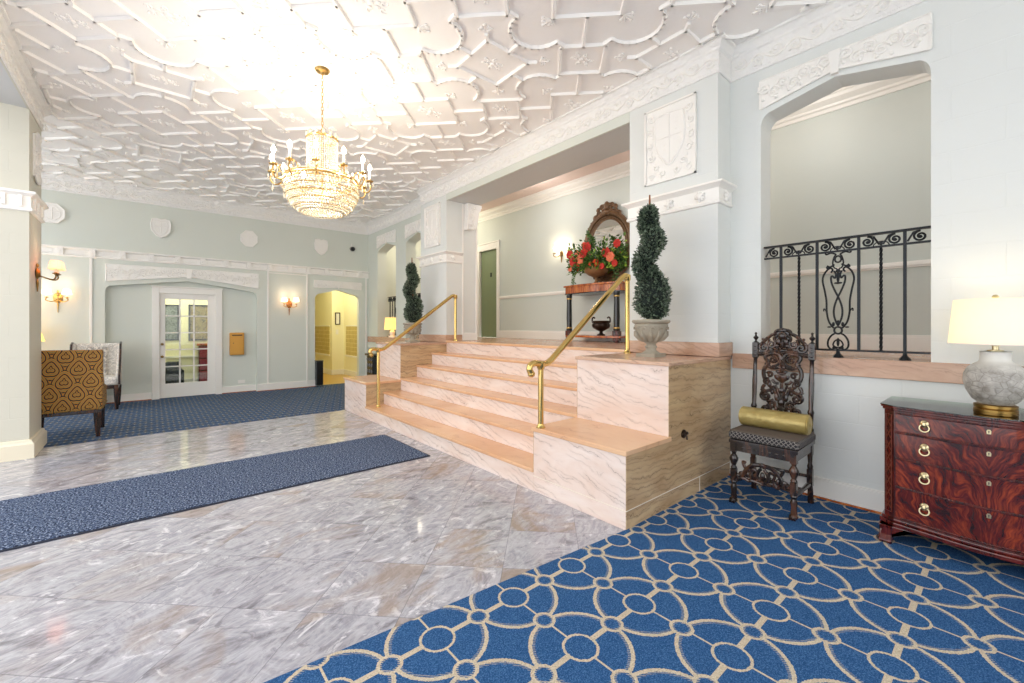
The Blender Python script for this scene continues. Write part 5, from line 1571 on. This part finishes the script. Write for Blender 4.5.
m = M(); m.ell((1.11, Y2-.110, .90), .008, .006, .008, 8, 5); build('lock', m, BRONZE, t, smooth=True)
m = M(); m.box(1.19, Y2-.008, .165, 1.30, Y2, .225); tag(build('outlet_plate', m, CASE, bevel=.003), 'small white outlet plate low on the wall below the ochre letter box', 'outlet')
t = thing('waste_bin', 'slim black waste bin with chrome foot at the edge of the yellow archway', 'bin', (2.53, 8.90, .006))
m = M(); m.box(2.47, 8.84, .04, 2.60, 8.96, .50); build('body', m, BLACKP, t, bevel=.012)
m = M(); m.box(2.465, 8.835, .006, 2.605, 8.965, .04); build('foot', m, CHROME, t, bevel=.004)
m = M(); m.box(2.465, 8.835, .50, 2.605, 8.965, .525); build('lid', m, BLACKP, t, bevel=.008)

# ------------------------------------------------------------------ small lamp on the far sill + dark cabinet
lx, ly, lz = 3.60, 7.86, ZL
t = thing('table_lamp', 'small white-based lamp with yellow shade on the far sill beside the topiary', 'lamp', (lx, ly, lz))
m = M(); m.lathe([(.075,0),(.07,.02),(.04,.035),(.05,.07),(.055,.11),(.03,.14),(.012,.155),(.012,.175),(0,.175)], (lx, ly, lz), 24); build('base', m, WHITEC, t, smooth=True)
m = M(); m.lathe([(.155,.15),(.135,.385),(.133,.385),(.153,.15)], (lx, ly, lz), 36); build('shade', m, SHADE2, t, smooth=True)
m = M(); m.ell((lx, ly, lz+.24), .03, .03, .04, 10, 6); build('bulb', m, BULB, t, smooth=True)
m = M(); m.tube([(lx-.133,ly,lz+.375),(lx+.133,ly,lz+.375)], .003, 5); m.tube([(lx,ly,lz+.17),(lx,ly,lz+.40)], .004, 5); m.ell((lx,ly,lz+.405), .010,.010,.014, 8,5); build('finial', m, PBRASS, t, smooth=True)
LIGHTS.append(((lx, ly, lz+.25), 8))
t = thing('plant_stand', 'black carved stand half hidden behind the far marble block', 'stand', (3.40, 8.12, .006))
m = M(); m.box(3.22, 7.94, .63, 3.50, 8.30, .665); build('top', m, EBON, t, bevel=.006)
m = M(); m.box(3.25, 7.97, .12, 3.47, 8.27, .62)
build('body', m, EBON, t, bevel=.01)
m = M()
for k in range(4):
    for q in (8.02, 8.12, 8.22): m.tube([(3.245, a, b) for a, b in spiral((q, .20+.12*k), .035, 1.3, k)], .008, 5)
build('carving', m, plain('painted_carving_highlight', '8E8E90', .3, .6), t, smooth=True)  # pale grey scrolls paint the highlights of the black carving
for x in (3.27,3.45):
    for y in (7.99,8.25):
        m = M(); m.lathe([(.02,.0),(.028,.03),(.02,.12)], (x, y, .006), 8); build('leg', m, EBON, t, smooth=True)

# ------------------------------------------------------------------ seating by the left pier
def tap_leg(m, x, y, z1, dx=0, dy=0, w=.020):
    m.tube([(x, y, z1),(x+dx*.4, y+dy*.4, z1*.5),(x+dx, y+dy, .008)], [w*1.25, w, w*.65], 4)
t = thing('armchair', 'low armchair in ochre paisley damask with its back to the marble floor', 'armchair', (-.66, 6.70, .006))
x0, x1, y0, y1 = -.97, -.41, 6.36, 6.98
m = M()
# back panel, slightly raked
bv = [(x0, y0+.03, .30),(x1, y0+.03, .30),(x1+.012, y0-.01, .945),(x0-.012, y0-.01, .955)]
bv2 = [(x0, y0+.12, .30),(x1, y0+.12, .30),(x1+.012, y0+.06, .945),(x0-.012, y0+.06, .955)]
m.add(bv+bv2, [(0,1,2,3),(7,6,5,4),(0,4,5,1),(1,5,6,2),(2,6,7,3),(3,7,4,0)])
build('backrest', m, DAMASK, t, bevel=.012, seg=3)
m = M(); m.box(x0+.05, y0+.10, .30, x1-.05, y1-.01, .46); build('seat', m, DAMASK, t, bevel=.03, seg=3)
for s, x in ((-1, x0), (1, x1)):
    m = M(); a, b = (x-.005, x+.07) if s < 0 else (x-.07, x+.005)
    m.prism([(y0+.08,.29),(y1,.29),(y1+.01,.40),(y1-.05,.52),(y0+.30,.56),(y0+.16,.70),(y0+.07,.94),(y0+.03,.94)], 'X', a, b); build('armrest', m, DAMASK, t, bevel=.02, seg=3)
m = M(); m.box(x0+.01, y0+.04, .265, x1-.01, y1-.02, .305)
build('seat_rail', m, OAK, t, bevel=.004)
m = M()
for k in range(26):
    x = x0+.02+(x1-x0-.04)*k/25; m.ell((x, y0+.028, .315), .007, .005, .007, 6, 4)
build('nailhead_row', m, ABRASS, t, smooth=True); m = M()
for k in range(22): m.ell((x1+.006, y0+.06+.026*k, .315), .005, .007, .007, 6, 4)
build('nailhead_row', m, ABRASS, t, smooth=True)
for (lx_, ly_, dx, dy) in ((x0+.04,y0+.07,-.0,-.02),(x1-.04,y0+.07,.01,-.03),(x0+.04,y1-.06,0,0),(x1-.04,y1-.06,.01,.02)):
    m = M(); tap_leg(m, lx_, ly_, .28, dx, dy, .026); build('leg', m, OAK, t)
t = thing('wing_chair', 'ivory leaf-patterned wing chair with dark wood frame by the far wall', 'armchair', (-.62, 8.55, .006))
x0, x1, y0, y1 = -.88, -.34, 8.28, 8.82
m = M(); m.box(x0+.03, y1-.10, .30, x1-.03, y1-.02, .95); build('backrest', m, IVORY, t, bevel=.03, seg=3)
m = M(); m.box(x0+.03, y0, .36, x1-.03, y1-.06, .48); build('seat', m, IVORY, t, bevel=.03, seg=3)
m = M(); m.box(x0+.16, y1-.16, .47, x1-.16, y1-.085, .90); build('cushion_panel', m, artwork('grey_leaf_cushion','C9C4BC','8E8C8A','E2DDD4',10), t, bevel=.03, seg=3)
for s, x in ((-1, x0), (1, x1)):
    a, b = (x, x+.05) if s < 0 else (x-.05, x)
    wg = [(y0+.02,.36),(y1-.02,.36),(y1-.02,.95),(y1-.10,.95),(y1-.18,.92),(y1-.24,.80),(y0+.10,.56),(y0+.0,.50)]
    m = M(); m.prism(wg, 'X', a, b); w_ = build('wing', m, IVORY, t, bevel=.012)
    m = M(); xx = (a+b)/2+s*.012
    m.tube([(xx, p, q) for p, q in [(y1-.02,.955),(y1-.11,.958),(y1-.19,.935),(y1-.25,.80),(y0+.10,.565),(y0-.005,.50),(y0+.0,.37)]], .014, 8); build('wood_edge', m, OAK, w_, smooth=True)
m = M(); m.box(x0+.02, y0+.0, .31, x1-.02, y1-.04, .365); build('seat_rail', m, OAK, t, bevel=.005)
for lx_, ly_ in ((x0+.04,y0+.03),(x1-.04,y0+.03),(x0+.04,y1-.08),(x1-.04,y1-.08)):
    m = M(); tap_leg(m, lx_, ly_, .32, 0, 0, .028); build('leg', m, OAK, t)
t = thing('side_table', 'round dark side table behind the left pier carrying a lit lamp', 'table', (-1.30, 8.60, .006))
m = M(); m.lathe([(0,.56),(.20,.56),(.21,.572),(.20,.585),(0,.585)], (-1.30,8.60,0), 32); build('top', m, OAK, t, smooth=True)
m = M(); m.lathe([(.16,.006),(.15,.03),(.04,.06),(.025,.12),(.035,.25),(.02,.40),(.03,.52),(.06,.56)], (-1.30,8.60,0), 24); build('pedestal', m, OAK, t, smooth=True)
t = thing('table_lamp', 'lit lamp with cream shade just showing beside the left pier behind the damask armchair', 'lamp', (-1.30, 8.60, .585))
m = M(); m.lathe([(.07,0),(.07,.02),(.03,.04),(.06,.12),(.07,.2),(.04,.28),(.012,.32),(.012,.38),(0,.38)], (-1.30,8.60,.585), 24); build('base', m, BRONZE, t, smooth=True)
m = M(); m.lathe([(.185,.41),(.12,.64),(.118,.64),(.183,.41)], (-1.30,8.60,.585), 36); build('shade', m, SHADE2, t, smooth=True)
LIGHTS.append(((-1.30,8.60,1.10), 10))
# ------------------------------------------------------------------ camera, daylight and lamps
cam = bpy.data.cameras.new('camera'); co = bpy.data.objects.new('camera', cam); COL.objects.link(co)
cam.sensor_width = 36; cam.lens = 423.88/1024*36; cam.shift_y = (326.3-341.5)/1024; cam.clip_start = .05
co.location = (0,0,1.2*K); co.rotation_euler = (PI/2, 0, -math.radians(40.38))
SC.camera = co
w = bpy.data.worlds.new('world'); SC.world = w; w.use_nodes = True
w.node_tree.nodes['Background'].inputs[0].default_value = (.97,.98,1,1); w.node_tree.nodes['Background'].inputs[1].default_value = 2.4
SC.view_settings.view_transform = 'Standard'; SC.view_settings.look = 'None'; SC.view_settings.gamma = 1; SC.view_settings.use_curve_mapping = False
SC.view_settings.exposure = .20
SC.cycles.max_bounces = 10; SC.cycles.diffuse_bounces = 6
SC.cycles.use_denoising = True
SC.cycles.sample_clamp_indirect = 6
def light(name, loc, e, r=.05, c=(1,.85,.65)):
    l = bpy.data.lights.new(name, 'POINT'); l.energy = e; l.shadow_soft_size = r; l.color = c
    o = bpy.data.objects.new(name, l); COL.objects.link(o); o.location = Vector(loc)*K
for k in range(4): light('chandelier_light', (CX+.385*cos(PI/2*k+.4),CYY+.385*sin(PI/2*k+.4),2.60), 15, .05, (1,.88,.72))
light('chandelier_light', (CX,CYY,2.33), 20, .1, (1,.92,.8))
for y, e in ((-.2,9), (1.2,9), (2.6,10), (4.6,10), (7.0,16), (8.2,14)): light('hall_fill_light', (4.35,y,3.15), e, .12, (1,.97,.94) if y < 5 else (1,.93,.74))  # unseen fill lights added along the upper hall, no fixtures
light('parlour_light', (.4,9.9,2.2), 50, .15, (1,.95,.82)); light('corridor_light', (2.9,10.0,2.3), 30, .15, (1,.93,.70))
for p, e in LIGHTS: light('sconce_light', p, e, .03, (1,.80,.58))
light('lamp_light', (LX, LY, 1.20), 5, .05, (1,.85,.62))
